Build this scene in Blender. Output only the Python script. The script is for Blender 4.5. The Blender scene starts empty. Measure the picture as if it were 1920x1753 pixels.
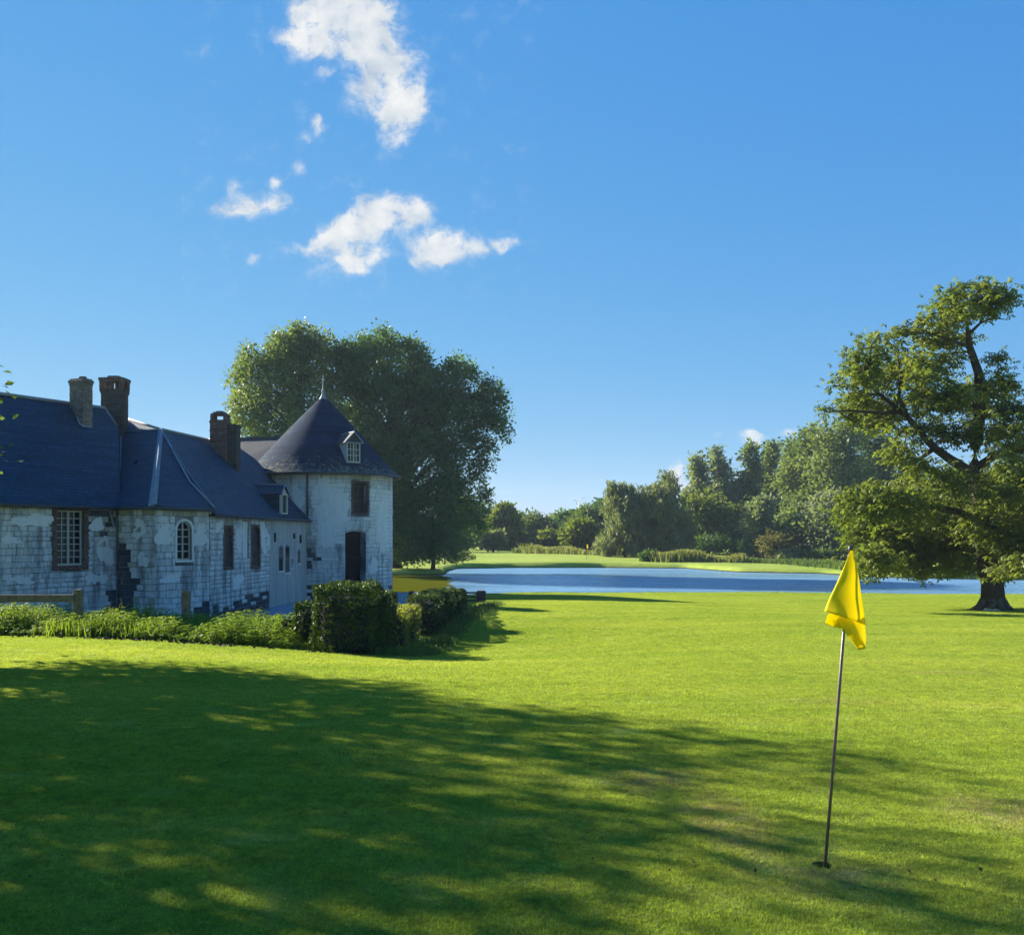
import bpy, bmesh, math, random
import numpy as np
from mathutils import Vector, Matrix

random.seed(7)
rng = np.random.default_rng(11)
scene = bpy.context.scene
COL = scene.collection
R = math.radians

# ------------------------------------------------------------------ camera
F, CX, HY, EYE = 1850.0, 960.0, 1007.0, 1.7       # pixels of the 1920x1753 photo
cam = bpy.data.cameras.new('camera')
cam.sensor_width = 36.0
cam.lens = 36.0 * F / 1920.0
cam.shift_y = (HY - 876.5) / 1920.0
cam.clip_start, cam.clip_end = 0.1, 9000.0
camo = bpy.data.objects.new('camera', cam)
COL.objects.link(camo)
camo.location = (0, 0, EYE)
camo.rotation_euler = (R(90), 0, 0)
scene.camera = camo

# ------------------------------------------------------------------ light
SUN_EL, SUN_PHI = R(25.0), R(36.0)                # behind and to the left
to_sun = Vector((-math.cos(SUN_PHI) * math.cos(SUN_EL), math.sin(SUN_PHI) * math.cos(SUN_EL), math.sin(SUN_EL)))
sun = bpy.data.lights.new('sun', 'SUN')
sun.energy = 4.3
sun.angle = R(0.55)
sun.color = (1.0, 0.925, 0.80)
suno = bpy.data.objects.new('sun', sun)
COL.objects.link(suno)
suno.rotation_euler = to_sun.to_track_quat('Z', 'Y').to_euler()

scene.view_settings.view_transform = 'Standard'
scene.view_settings.look = 'None'
EXPO = 1.85
scene.view_settings.exposure = EXPO
scene.view_settings.gamma = 1.0
scene.view_settings.use_curve_mapping = False
scene.cycles.use_denoising = True
scene.cycles.denoising_prefilter = 'ACCURATE'
scene.cycles.use_adaptive_sampling = True
scene.cycles.adaptive_threshold = 0.01
scene.cycles.max_bounces = 6
scene.cycles.diffuse_bounces = 3
scene.cycles.glossy_bounces = 3
scene.cycles.transmission_bounces = 4
scene.cycles.transparent_max_bounces = 8
scene.cycles.sample_clamp_indirect = 6.0
scene.cycles.caustics_reflective = False
scene.cycles.caustics_refractive = False

# ------------------------------------------------------------------ node helper
class NT:
    def __init__(self, tree):
        self.t = tree
    def n(self, typ, **kw):
        nd = self.t.nodes.new(typ)
        ins = kw.pop('ins', {})
        for k, v in kw.items():
            setattr(nd, k, v)
        for k, v in ins.items():
            self.link(v, nd.inputs[k])
        return nd
    def link(self, v, sock):
        if isinstance(v, bpy.types.NodeSocket):
            self.t.links.new(v, sock)
        else:
            sock.default_value = v
    def math(self, op, a, b=None, c=None, clamp=False):
        nd = self.t.nodes.new('ShaderNodeMath')
        nd.operation = op
        nd.use_clamp = clamp
        self.link(a, nd.inputs[0])
        if b is not None: self.link(b, nd.inputs[1])
        if c is not None: self.link(c, nd.inputs[2])
        return nd.outputs[0]
    def vmath(self, op, a, b=None):
        nd = self.t.nodes.new('ShaderNodeVectorMath')
        nd.operation = op
        self.link(a, nd.inputs[0])
        if b is not None: self.link(b, nd.inputs[1])
        return nd.outputs[0]
    def ramp(self, fac, stops, interp='LINEAR'):
        nd = self.t.nodes.new('ShaderNodeValToRGB')
        cr = nd.color_ramp
        cr.interpolation = interp
        while len(cr.elements) < len(stops):
            cr.elements.new(0.5)
        for e, (p, c) in zip(cr.elements, stops):
            e.position = p
            e.color = (c, c, c, 1) if isinstance(c, (int, float)) else (c[0], c[1], c[2], 1)
        self.link(fac, nd.inputs[0])
        return nd.outputs[0]
    def noise(self, vec, scale, detail=4, rough=0.55, dist=0.0, out=0):
        nd = self.t.nodes.new('ShaderNodeTexNoise')
        if vec is not None: self.link(vec, nd.inputs['Vector'])
        nd.inputs['Scale'].default_value = scale
        nd.inputs['Detail'].default_value = detail
        nd.inputs['Roughness'].default_value = rough
        nd.inputs['Distortion'].default_value = dist
        return nd.outputs[out]
    def mix(self, fac, a, b, typ='MIX'):
        nd = self.t.nodes.new('ShaderNodeMix')
        nd.data_type = 'RGBA'
        nd.blend_type = typ
        self.link(fac, nd.inputs[0])
        self.link(a if isinstance(a, bpy.types.NodeSocket) else (*a, 1), nd.inputs[6])
        self.link(b if isinstance(b, bpy.types.NodeSocket) else (*b, 1), nd.inputs[7])
        return nd.outputs[2]
    def scale(self, vec, s):
        nd = self.t.nodes.new('ShaderNodeMapping')
        self.link(vec, nd.inputs[0])
        nd.inputs['Scale'].default_value = s
        return nd.outputs[0]

# ------------------------------------------------------------------ sky with clouds
world = bpy.data.worlds.new('World')
scene.world = world
world.use_nodes = True
wt = world.node_tree
wt.nodes.clear()
w = NT(wt)
sky = w.n('ShaderNodeTexSky', sky_type='NISHITA')
sky.sun_disc = False
sky.sun_elevation = SUN_EL
sky.sun_rotation = math.atan2(to_sun.x, to_sun.y)
sky.altitude = 50
sky.air_density = 0.6
sky.dust_density = 0.0
sky.ozone_density = 3.0

# the raw sky is compressed per channel, as the phone's picture compresses it
SKY_K = 0.085
KX = SKY_K * 2 ** EXPO
sc_ = w.n('ShaderNodeSeparateColor', ins={0: sky.outputs[0]})
cc_ = w.n('ShaderNodeCombineColor')
for i_, (a_, g_) in enumerate(((.66, 1.0), (.665, .47), (.845, .15))):
    w.link(w.math('MULTIPLY', w.math('POWER', w.math('MULTIPLY', sc_.outputs[i_], .143), g_), a_ / KX), cc_.inputs[i_])
SKYCOL = cc_.outputs[0]
bg_sky = w.n('ShaderNodeBackground', ins={'Color': SKYCOL, 'Strength': SKY_K})
tc = w.n('ShaderNodeTexCoord')
sx = w.n('ShaderNodeSeparateXYZ', ins={0: tc.outputs['Generated']})
ys = w.math('MAXIMUM', sx.outputs[1], .05)
pv = w.n('ShaderNodeCombineXYZ')
PX = w.math('DIVIDE', sx.outputs[0], ys); PZ = w.math('DIVIDE', sx.outputs[2], ys)
w.link(PX, pv.inputs[0]); w.link(PZ, pv.inputs[1])
# two banks of cloud; (u, v, ru, rv, tilt, strength) as directions over a flat sheet
CL_HIGH = [
    (640, 10, 100, 75, 0, 1.0), (690, 60, 62, 85, 0, 1.0), (580, 80, 66, 36, 15, .85), (718, 140, 44, 75, 35, 1.0),
    (752, 205, 50, 70, 20, .9), (795, 208, 34, 18, -50, .6), (740, 258, 32, 22, 0, .62), (605, 138, 26, 16, 0, .36),
    (455, 388, 66, 28, -6, .74), (515, 378, 36, 22, 0, .60), (440, 355, 20, 24, 0, .46), (512, 342, 18, 14, 0, .52),
    (718, 400, 62, 40, -10, 1.0), (660, 436, 86, 36, -18, .95), (768, 405, 38, 32, 0, .85), (665, 488, 66, 28, -12, .8), (588, 460, 50, 18, -20, .6),
    (825, 466, 56, 36, 5, .92), (885, 467, 62, 18, -8, .66), (940, 462, 40, 14, -6, .68), (785, 492, 20, 20, 0, .5),
    (597, 228, 22, 17, 0, .56), (575, 258, 20, 14, 30, .34), (560, 320, 30, 16, 30, .42), (482, 482, 22, 12, -50, .38), (600, 506, 36, 10, -10, .36),
]
CL_LOW = [(1345, 818, 12, 10, 0, .44), (1412, 820, 30, 15, 0, .62), (1478, 812, 26, 13, 0, .46), (1270, 886, 17, 24, 0, .8), (1286, 910, 28, 13, 0, .72)]
def cloud_bank(blobs, sc, warp):
    P_ = pv.outputs[0]
    wv = w.vmath('MULTIPLY', w.vmath('SUBTRACT', w.noise(P_, 22.0 * sc, 3, .6, 0, out=1), (.5, .5, .5)), (warp, warp, 0))
    Pw = w.vmath('ADD', P_, wv)
    tot = None
    for (u_, v_, ru, rv, tl, st) in blobs:
        mp = w.n('ShaderNodeMapping', vector_type='TEXTURE', ins={0: Pw})
        mp.inputs['Location'].default_value = ((u_ - CX) / F, (HY - v_) / F, 0)
        mp.inputs['Rotation'].default_value = (0, 0, R(-tl))
        mp.inputs['Scale'].default_value = (ru * 1.12 / F, rv * 1.12 / F, 1)
        q2 = w.n('ShaderNodeVectorMath', operation='DOT_PRODUCT', ins={0: mp.outputs[0], 1: mp.outputs[0]}).outputs['Value']
        f_ = w.math('MULTIPLY', w.math('EXPONENT', w.math('MULTIPLY', q2, -1.1)), st)
        tot = f_ if tot is None else w.math('SMOOTH_MAX', tot, f_, .30)
    tot = w.math('MINIMUM', tot, .80)
    nz = w.noise(Pw, 40.0 * sc, 10, .70)
    nb = w.noise(P_, 13.0 * sc, 3, .5)
    nb2 = w.noise(w.vmath('ADD', P_, (-.013 / sc, .008 / sc, 0)), 13.0 * sc, 3, .5)
    nn = w.math('ADD', w.math('MULTIPLY', w.math('SUBTRACT', nz, .5), 2.9), w.math('MULTIPLY', w.math('SUBTRACT', nb, .5), .5))
    d0 = w.math('SUBTRACT', w.math('MULTIPLY', tot, w.math('ADD', 1.0, nn)), .20)
    alpha = w.n('ShaderNodeMapRange', interpolation_type='SMOOTHSTEP', ins={0: d0, 1: 0.0, 2: .54, 3: 0.0, 4: .97}).outputs[0]
    lit = w.math('ADD', .60, w.math('MULTIPLY', w.math('SUBTRACT', nb, nb2), 2.6))
    lit = w.math('ADD', lit, w.math('MULTIPLY', w.math('SUBTRACT', nz, .5), 1.5), clamp=True)
    k_ = 1 / KX
    ccol = w.ramp(lit, [(0, (.44 * k_, .53 * k_, .66 * k_)), (.5, (.68 * k_, .74 * k_, .80 * k_)), (1, (.93 * k_, .93 * k_, .91 * k_))])
    return w.n('ShaderNodeBackground', ins={'Color': w.mix(alpha, SKYCOL, ccol), 'Strength': SKY_K})
def inside(u0, u1, v0, v1):
    a_ = w.math('MULTIPLY', w.math('GREATER_THAN', PX, (u0 - CX) / F), w.math('LESS_THAN', PX, (u1 - CX) / F))
    b_ = w.math('MULTIPLY', w.math('GREATER_THAN', PZ, (HY - v1) / F), w.math('LESS_THAN', PZ, (HY - v0) / F))
    return w.math('MULTIPLY', w.math('MULTIPLY', a_, b_), w.math('GREATER_THAN', sx.outputs[1], .06))
m1 = w.n('ShaderNodeMixShader', ins={0: inside(340, 1020, -220, 560), 1: bg_sky.outputs[0], 2: cloud_bank(CL_HIGH, 1.0, .030).outputs[0]})
m2 = w.n('ShaderNodeMixShader', ins={0: inside(1200, 1560, 770, 950), 1: m1.outputs[0], 2: cloud_bank(CL_LOW, 1.7, .014).outputs[0]})
wo = w.n('ShaderNodeOutputWorld')
wt.links.new(m2.outputs[0], wo.inputs[0])
world.cycles.sampling_method = 'MANUAL'
world.cycles.sample_map_resolution = 256

# ------------------------------------------------------------------ materials
MATS = {}
def mat(name):
    m = bpy.data.materials.new(name)
    m.use_nodes = True
    m.node_tree.nodes.clear()
    MATS[name] = m
    t = NT(m.node_tree)
    out = t.n('ShaderNodeOutputMaterial')
    return m, t, out
def principled(t, out, col, rough=.8, spec=.3, bump=None, metallic=0.0, bstr=.4, bdist=.02):
    p = t.n('ShaderNodeBsdfPrincipled')
    t.link(col if isinstance(col, bpy.types.NodeSocket) else (*col, 1), p.inputs['Base Color'])
    t.link(rough, p.inputs['Roughness'])
    p.inputs['Specular IOR Level'].default_value = spec
    p.inputs['Metallic'].default_value = metallic
    if bump is not None:
        b = t.n('ShaderNodeBump')
        b.inputs['Strength'].default_value = bstr
        b.inputs['Distance'].default_value = bdist
        t.link(bump, b.inputs['Height'])
        t.link(b.outputs[0], p.inputs['Normal'])
    t.link(p.outputs[0], out.inputs['Surface'])
    return p
def wpos(t):
    return t.n('ShaderNodeNewGeometry').outputs['Position']
def plain(name, col, rough=.7, spec=.3, metallic=0.0, var=.25, scale=6.0, bstr=.2):
    m, t, out = mat(name)
    pos = wpos(t)
    n1 = t.noise(pos, scale, 6, .6)
    k = t.ramp(n1, [(.3, 1 - var), (.7, 1 + var)])
    c = t.mix(1.0, col, k, 'MULTIPLY')
    principled(t, out, c, rough, spec, n1, metallic, bstr, .02)
    return m
def leafmat(name, c0, c1, trans=.42, rough=.5, hue=.02, patch=.35):
    m, t, out = mat(name)
    geo = t.n('ShaderNodeNewGeometry')
    c0 = tuple(q * 1.3 for q in c0); c1 = tuple(q * 1.3 for q in c1)
    rnd = geo.outputs['Random Per Island']
    pn = t.noise(geo.outputs['Position'], patch, 2, .5)
    f_ = t.math('ADD', t.math('MULTIPLY', rnd, .55), t.math('MULTIPLY', t.math('SUBTRACT', pn, .36), 1.7), clamp=True)
    c = t.mix(f_, c0, c1)
    d = t.n('ShaderNodeBsdfPrincipled')
    t.link(c, d.inputs['Base Color'])
    d.inputs['Roughness'].default_value = rough
    d.inputs['Specular IOR Level'].default_value = .12
    tr = t.n('ShaderNodeBsdfTranslucent')
    tc_ = t.mix(1.0, c, (1.25, 1.3, .55), 'MULTIPLY')
    t.link(tc_, tr.inputs[0])
    mx = t.n('ShaderNodeMixShader')
    mx.inputs[0].default_value = trans
    t.link(d.outputs[0], mx.inputs[1])
    t.link(tr.outputs[0], mx.inputs[2])
    t.link(mx.outputs[0], out.inputs['Surface'])
    return m

# turf sheet
def turf(name, blades):
    m, t, out = mat(name)
    geo = t.n('ShaderNodeNewGeometry')
    pos = geo.outputs['Position']
    big = t.noise(pos, .22, 3, .5)
    mid = t.noise(pos, 1.7, 4, .6)
    sp = t.n('ShaderNodeSeparateXYZ', ins={0: pos})
    streak = t.noise(t.scale(pos, (.12, 1.3, 1)), 1.0, 4, .6)
    f_ = t.math('ADD', t.math('MULTIPLY', big, .5), t.math('MULTIPLY', streak, .5))
    c = t.mix(t.ramp(f_, [(.35, 0.0), (.65, 1.0)]), (.235, .325, .038), (.375, .430, .080))
    mow = t.math('SINE', t.math('ADD', t.math('MULTIPLY', t.math('ADD', t.math('MULTIPLY', sp.outputs[0], .35), sp.outputs[1]), 2.6), t.math('MULTIPLY', big, 6.0)))
    c = t.mix(t.math('MULTIPLY', t.math('ADD', mow, 1.0), .10), c, (.150, .270, .030))
    c = t.mix(t.math('MULTIPLY', t.ramp(mid, [(.55, 0), (.75, 1)]), .5), c, (.150, .250, .028))
    # worn, straw-coloured patches near the hole
    worn = None
    for (x0, y0, sx_, sy_, st) in ((1.30, 6.0, .30, .9, 1.0), (1.55, 4.95, .5, .35, .7), (3.1, 6.2, .5, .6, .9), (1.05, 7.1, .42, .55, .9), (3.6, 11.0, .8, .35, .5), (6.0, 13.8, .9, .25, .6)):
        mp = t.n('ShaderNodeMapping', vector_type='TEXTURE', ins={0: pos})
        mp.inputs['Location'].default_value = (x0, y0, 0)
        mp.inputs['Scale'].default_value = (sx_, sy_, 50)
        nd = t.n('ShaderNodeVectorMath', operation='LENGTH', ins={0: mp.outputs[0]})
        e = t.math('MULTIPLY', t.math('SUBTRACT', 1.15, nd.outputs['Value'], clamp=True), st)
        worn = e if worn is None else t.math('MAXIMUM', worn, e)
    wn = t.noise(pos, 5.0, 6, .65)
    worn = t.math('MULTIPLY', worn, t.ramp(wn, [(.38, 0.1), (.56, 1.0)]), clamp=True)
    c = t.mix(worn, c, (.36, .32, .16))
    sh_ = t.math('ADD', sp.outputs[2], t.math('MULTIPLY', t.math('SUBTRACT', wn, .5), .10))
    c = t.mix(t.n('ShaderNodeMapRange', ins={0: sh_, 1: -.99, 2: -.95, 3: 1.0, 4: 0.0}).outputs[0], c, (.045, .038, .024))
    if blades:
        rnd = geo.outputs['Random Per Island']
        k = t.ramp(rnd, [(0, .62), (.8, 1.12), (1, 1.6)])
        c = t.mix(1.0, c, k, 'MULTIPLY')
        mott = t.math('ADD', t.math('MULTIPLY', t.noise(pos, 24.0, 3, .6), .6), t.math('MULTIPLY', t.noise(pos, 6.5, 3, .6), .4))
        c = t.mix(1.0, c, t.ramp(mott, [(.36, .66), (.5, 1.0), (.64, 1.32)]), 'MULTIPLY')
        d = t.n('ShaderNodeBsdfPrincipled', ins={'Base Color': c, 'Roughness': .55, 'Specular IOR Level': .25})
        tr = t.n('ShaderNodeBsdfTranslucent', ins={0: t.mix(1.0, c, (1.35, 1.3, .5), 'MULTIPLY')})
        mx = t.n('ShaderNodeMixShader', ins={0: .48, 1: d.outputs[0], 2: tr.outputs[0]})
        t.link(mx.outputs[0], out.inputs['Surface'])
    else:
        fine = t.noise(pos, 38.0, 5, .7)
        fine2 = t.noise(pos, 9.0, 4, .7)
        k = t.ramp(fine, [(.3, .65), (.7, 1.25)])
        c = t.mix(1.0, c, k, 'MULTIPLY')
        principled(t, out, c, .9, .1, t.math('ADD', fine, fine2), 0, 1.0, .05)
    return m
turf('turf', False)
turf('grass_blade', True)

# water
m, t, out = mat('water')
pos = wpos(t)
wv1 = t.noise(t.scale(pos, (.9, 2.6, 1)), 1.1, 4, .6)
wv2 = t.noise(t.scale(pos, (2.5, 6.0, 1)), 2.0, 3, .6)
hgt = t.math('ADD', wv1, t.math('MULTIPLY', wv2, .45))
calm = t.ramp(t.noise(t.scale(pos, (.02, .16, 1)), 1.0, 3, .5), [(.35, .14), (.6, .30)])
p = principled(t, out, (.14, .28, .41), .3, .5, hgt, 0, 1.0, .12)
t.link(calm, p.inputs['Roughness'])
p.inputs['IOR'].default_value = 2.0
# olive sheet on the pond, tone varied by noise
m, t, out = mat('olive_sheet')
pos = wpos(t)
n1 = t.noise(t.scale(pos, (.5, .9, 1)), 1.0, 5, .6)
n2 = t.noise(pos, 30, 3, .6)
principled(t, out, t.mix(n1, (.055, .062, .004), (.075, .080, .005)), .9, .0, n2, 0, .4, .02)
# bank earth
plain('earth', (.06, .045, .028), .95, .1, var=.4, scale=5, bstr=.8)

# limestone
def stone(name, c_hi, c_lo, c_stain, stain_w):
    m, t, out = mat(name)
    pos = wpos(t)
    oi = t.n('ShaderNodeObjectInfo')
    geo = t.n('ShaderNodeNewGeometry')
    r_ = t.math('FRACT', t.math('ADD', oi.outputs['Random'], geo.outputs['Random Per Island']))
    n1 = t.noise(pos, 1.1, 5, .6)
    n2 = t.noise(pos, 11.0, 6, .7)
    n3 = t.noise(t.scale(pos, (2.2, 2.2, .35)), 1.6, 5, .65)
    c = t.mix(t.math('ADD', t.math('MULTIPLY', r_, .55), t.math('MULTIPLY', n1, .45)), c_lo, c_hi)
    c = t.mix(t.math('MULTIPLY', t.ramp(n3, [(.46, 0), (.66, 1)]), stain_w), c, c_stain)
    c = t.mix(t.math('MULTIPLY', t.ramp(n2, [(.55, 0), (.72, 1)]), .55), c, c_stain)
    # green algae wash high on the wall under the gutter
    sp = t.n('ShaderNodeSeparateXYZ', ins={0: pos})
    principled(t, out, c, .9, .15, n2, 0, .6, .025)
    return m
stone('limestone', (.74, .72, .66), (.52, .50, .45), (.15, .15, .135), .8)
stone('lime_render', (.78, .75, .68), (.66, .63, .56), (.44, .42, .38), .25)
stone('grey_render', (.52, .50, .45), (.42, .40, .36), (.20, .19, .17), .5)
stone('flint', (.10, .105, .11), (.035, .038, .045), (.16, .15, .14), .4)
stone('mossy_stone', (.44, .43, .33), (.33, .33, .24), (.16, .17, .10), .6)
# joints
m, t, out = mat('mortar')
pos = wpos(t)
n1 = t.noise(pos, .9, 5, .6)
n2 = t.noise(pos, 14, 5, .65)
c = t.mix(t.ramp(n1, [(.44, 0), (.58, 1)]), (.12, .115, .105), (.42, .40, .36))
c = t.mix(t.math('MULTIPLY', n2, .4), c, (.10, .095, .085))
principled(t, out, c, .95, .1, n2, 0, .5, .02)
# brick
def brick(name, c1, c2, mo, w_=.22, h_=.066):
    m, t, out = mat(name)
    uv = t.n('ShaderNodeUVMap').outputs[0]
    b = t.n('ShaderNodeTexBrick', ins={'Vector': uv, 'Color1': (*c1, 1), 'Color2': (*c2, 1), 'Mortar': (*mo, 1), 'Scale': 1.0,
            'Mortar Size': .008, 'Mortar Smooth': .2, 'Bias': -.1, 'Brick Width': w_, 'Row Height': h_})
    n1 = t.noise(wpos(t), 5.0, 6, .65)
    c = t.mix(1.0, b.outputs[0], t.ramp(n1, [(.3, .55), (.7, 1.25)]), 'MULTIPLY')
    hh = t.math('SUBTRACT', t.math('MULTIPLY', n1, .4), b.outputs[1])
    principled(t, out, c, .9, .15, hh, 0, .8, .015)
    return m
brick('brick_red', (.17, .062, .040), (.10, .040, .030), (.30, .28, .24))
brick('brick_pale', (.22, .16, .125), (.15, .11, .085), (.33, .30, .26))
brick('brick_dark', (.075, .052, .042), (.045, .034, .030), (.17, .16, .14))
# slate
def slate(name, c1, c2, lichen):
    m, t, out = mat(name)
    uv = t.n('ShaderNodeUVMap').outputs[0]
    b = t.n('ShaderNodeTexBrick', ins={'Vector': uv, 'Color1': (*c1, 1), 'Color2': (*c2, 1), 'Mortar': (c1[0] * .35, c1[1] * .35, c1[2] * .4, 1),
            'Scale': 1.0, 'Mortar Size': .009, 'Mortar Smooth': .3, 'Bias': 0.0, 'Brick Width': .22, 'Row Height': .135})
    pos = wpos(t)
    n1 = t.noise(pos, 2.2, 6, .65)
    n2 = t.noise(pos, 8.0, 5, .7)
    c = t.mix(1.0, b.outputs[0], t.ramp(n1, [(.3, .75), (.7, 1.3)]), 'MULTIPLY')
    if lichen:
        sp = t.n('ShaderNodeSeparateXYZ', ins={0: pos})
        low = t.n('ShaderNodeMapRange', ins={0: sp.outputs[2], 1: 6.6, 2: 4.7, 3: 0.0, 4: .30}).outputs[0]
        ln = t.math('GREATER_THAN', t.math('ADD', n2, low), .80)
        ln2 = t.math('MULTIPLY', ln, t.ramp(n1, [(.35, .2), (.6, .9)]))
        c = t.mix(ln2, c, (.17, .17, .10))
    # each course tips out at its lower edge
    sv = t.n('ShaderNodeSeparateXYZ', ins={0: uv})
    saw = t.math('FRACT', t.math('DIVIDE', sv.outputs[1], .135))
    band = t.noise(t.n('ShaderNodeCombineXYZ', ins={0: t.math('MULTIPLY', sv.outputs[0], .35), 1: t.math('FLOOR', t.math('DIVIDE', sv.outputs[1], .135))}).outputs[0], 1.3, 2, .5)
    c = t.mix(1.0, c, t.ramp(band, [(.3, .72), (.7, 1.35)]), 'MULTIPLY')
    hh = t.math('ADD', t.math('MULTIPLY', saw, -1.0), t.math('MULTIPLY', n2, .35))
    hh = t.math('SUBTRACT', hh, t.math('MULTIPLY', b.outputs[1], .5))
    principled(t, out, c, t.ramp(n1, [(.3, .55), (.7, .72)]) if not lichen else .88, .35 if not lichen else .08, hh, 0, .7, .024)
    return m
slate('slate', (.009, .026, .050), (.016, .040, .074), False)
slate('slate_old', (.040, .040, .043), (.052, .050, .048), False)
slate('slate_cone', (.007, .023, .050), (.011, .030, .062), True)
plain('lead', (.24, .26, .28), .6, .3, var=.2, scale=4)
plain('zinc_dark', (.05, .05, .052), .5, .4, var=.2)
plain('painted_wood', (.47, .44, .37), .55, .35, var=.12, scale=14)
plain('old_wood', (.20, .165, .105), .9, .1, var=.4, scale=9, bstr=.8)
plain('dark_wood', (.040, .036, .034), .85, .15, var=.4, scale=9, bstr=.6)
plain('iron', (.022, .018, .017), .7, .3, var=.3)
plain('dark_inside', (.012, .012, .013), .95, .05, var=.2)
m, t, out = mat('glass')
p = principled(t, out, (.014, .016, .018), .12, .25, t.noise(wpos(t), 2.5, 2, .5), 0, .06, .02)
plain('bark', (.060, .048, .036), .95, .1, var=.45, scale=7, bstr=1.0)
plain('bark_pale', (.12, .105, .085), .95, .1, var=.4, scale=7, bstr=1.0)
plain('pole_paint', (.16, .11, .085), .35, .5, var=.35, scale=20)
plain('white_metal', (.62, .63, .64), .4, .4, var=.05)
plain('dry_leaf', (.12, .07, .03), .8, .2, var=.4, scale=30)
m, t, out = mat('flag_cloth')
uvp = wpos(t)
wvn = t.noise(uvp, 500, 2, .5)
d = t.n('ShaderNodeBsdfPrincipled', ins={'Base Color': (.88, .76, .006, 1), 'Roughness': .65, 'Specular IOR Level': .2})
tr = t.n('ShaderNodeBsdfTranslucent', ins={0: (.98, .84, .006, 1)})
mx = t.n('ShaderNodeMixShader', ins={0: .46, 1: d.outputs[0], 2: tr.outputs[0]})
t.link(mx.outputs[0], out.inputs['Surface'])

leafmat('leaf_chestnut', (.072, .110, .025), (.150, .168, .040), .50, .45, patch=.45)
leafmat('leaf_poplar', (.082, .118, .040), (.138, .170, .060), .45, .45)
leafmat('leaf_dark', (.040, .078, .024), (.080, .130, .038), .42, .5)
leafmat('leaf_mid', (.052, .088, .026), (.098, .130, .036), .42, .5)
leafmat('leaf_light', (.080, .110, .022), (.135, .155, .032), .42, .5)
leafmat('leaf_silver', (.12, .15, .085), (.185, .21, .125), .40, .5)
leafmat('leaf_willow', (.105, .125, .066), (.16, .178, .095), .42, .5)
leafmat('leaf_brown', (.085, .085, .028), (.125, .115, .040), .36, .5)
leafmat('leaf_ivy', (.020, .038, .011), (.060, .095, .020), .26, .5, patch=1.2)
leafmat('leaf_privet', (.13, .15, .035), (.22, .22, .06), .42, .5, patch=1.2)
leafmat('leaf_hedge', (.026, .044, .014), (.045, .070, .020), .32, .5, patch=1.2)
leafmat('leaf_nettle', (.10, .16, .016), (.20, .255, .030), .50, .5, patch=1.2)
leafmat('leaf_reed', (.11, .13, .04), (.19, .19, .07), .42, .6, patch=.6)
M = MATS

# ------------------------------------------------------------------ projection helpers
def ray(u, v):
    return Vector(((u - CX) / F, 1.0, (HY - v) / F))
def W(u, v, d):
    r_ = ray(u, v)
    return Vector((r_.x * d, d, EYE + r_.z * d))
def on_plane(u, v, p, n):
    r_ = ray(u, v)
    o = Vector((0, 0, EYE))
    k = (p - o).dot(n) / r_.dot(n)
    return o + r_ * k
def pix(p):
    return CX + F * p[0] / p[1], HY - F * (p[2] - EYE) / p[1]

# ------------------------------------------------------------------ objects and meshes
def tag(o, label=None, cat=None, group=None, kind=None):
    if label: o['label'] = label
    if cat: o['category'] = cat
    if group: o['group'] = group
    if kind: o['kind'] = kind
    return o
def thing(name, loc, label, cat, group=None):
    o = bpy.data.objects.new(name, None)
    o.empty_display_size = .2
    COL.objects.link(o)
    o.location = loc
    return tag(o, label, cat, group)
def root_loc(p):
    while p.parent is not None:
        p = p.parent
    return p.location
def link(name, me, material, parent=None):
    o = bpy.data.objects.new(name, me)
    COL.objects.link(o)
    if material is not None and not me.materials:
        me.materials.append(M[material] if isinstance(material, str) else material)
    if parent is not None:
        o.parent = parent
    return o
def auto_uv(me):
    nv = len(me.vertices); nl = len(me.loops); nf = len(me.polygons)
    co = np.empty(nv * 3, np.float32); me.vertices.foreach_get('co', co); co = co.reshape(-1, 3)
    li = np.empty(nl, np.int32); me.loops.foreach_get('vertex_index', li)
    no = np.empty(nf * 3, np.float32); me.polygons.foreach_get('normal', no); no = no.reshape(-1, 3)
    tot_ = np.empty(nf, np.int32); me.polygons.foreach_get('loop_total', tot_)
    fn = np.repeat(no, tot_, axis=0)
    pt = co[li]
    h = np.stack([-fn[:, 1], fn[:, 0], np.zeros(nl)], 1)
    ln = np.maximum(np.linalg.norm(h, axis=1), 1e-6)
    u_ = (pt * h).sum(1) / ln
    v_ = pt[:, 2] / np.maximum(ln, .05)
    flat = np.abs(fn[:, 2]) > .97
    u_[flat] = pt[flat, 0]; v_[flat] = pt[flat, 1]
    me.uv_layers.new(name='UVMap').data.foreach_set('uv', np.stack([u_, v_], 1).astype(np.float32).ravel())
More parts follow.
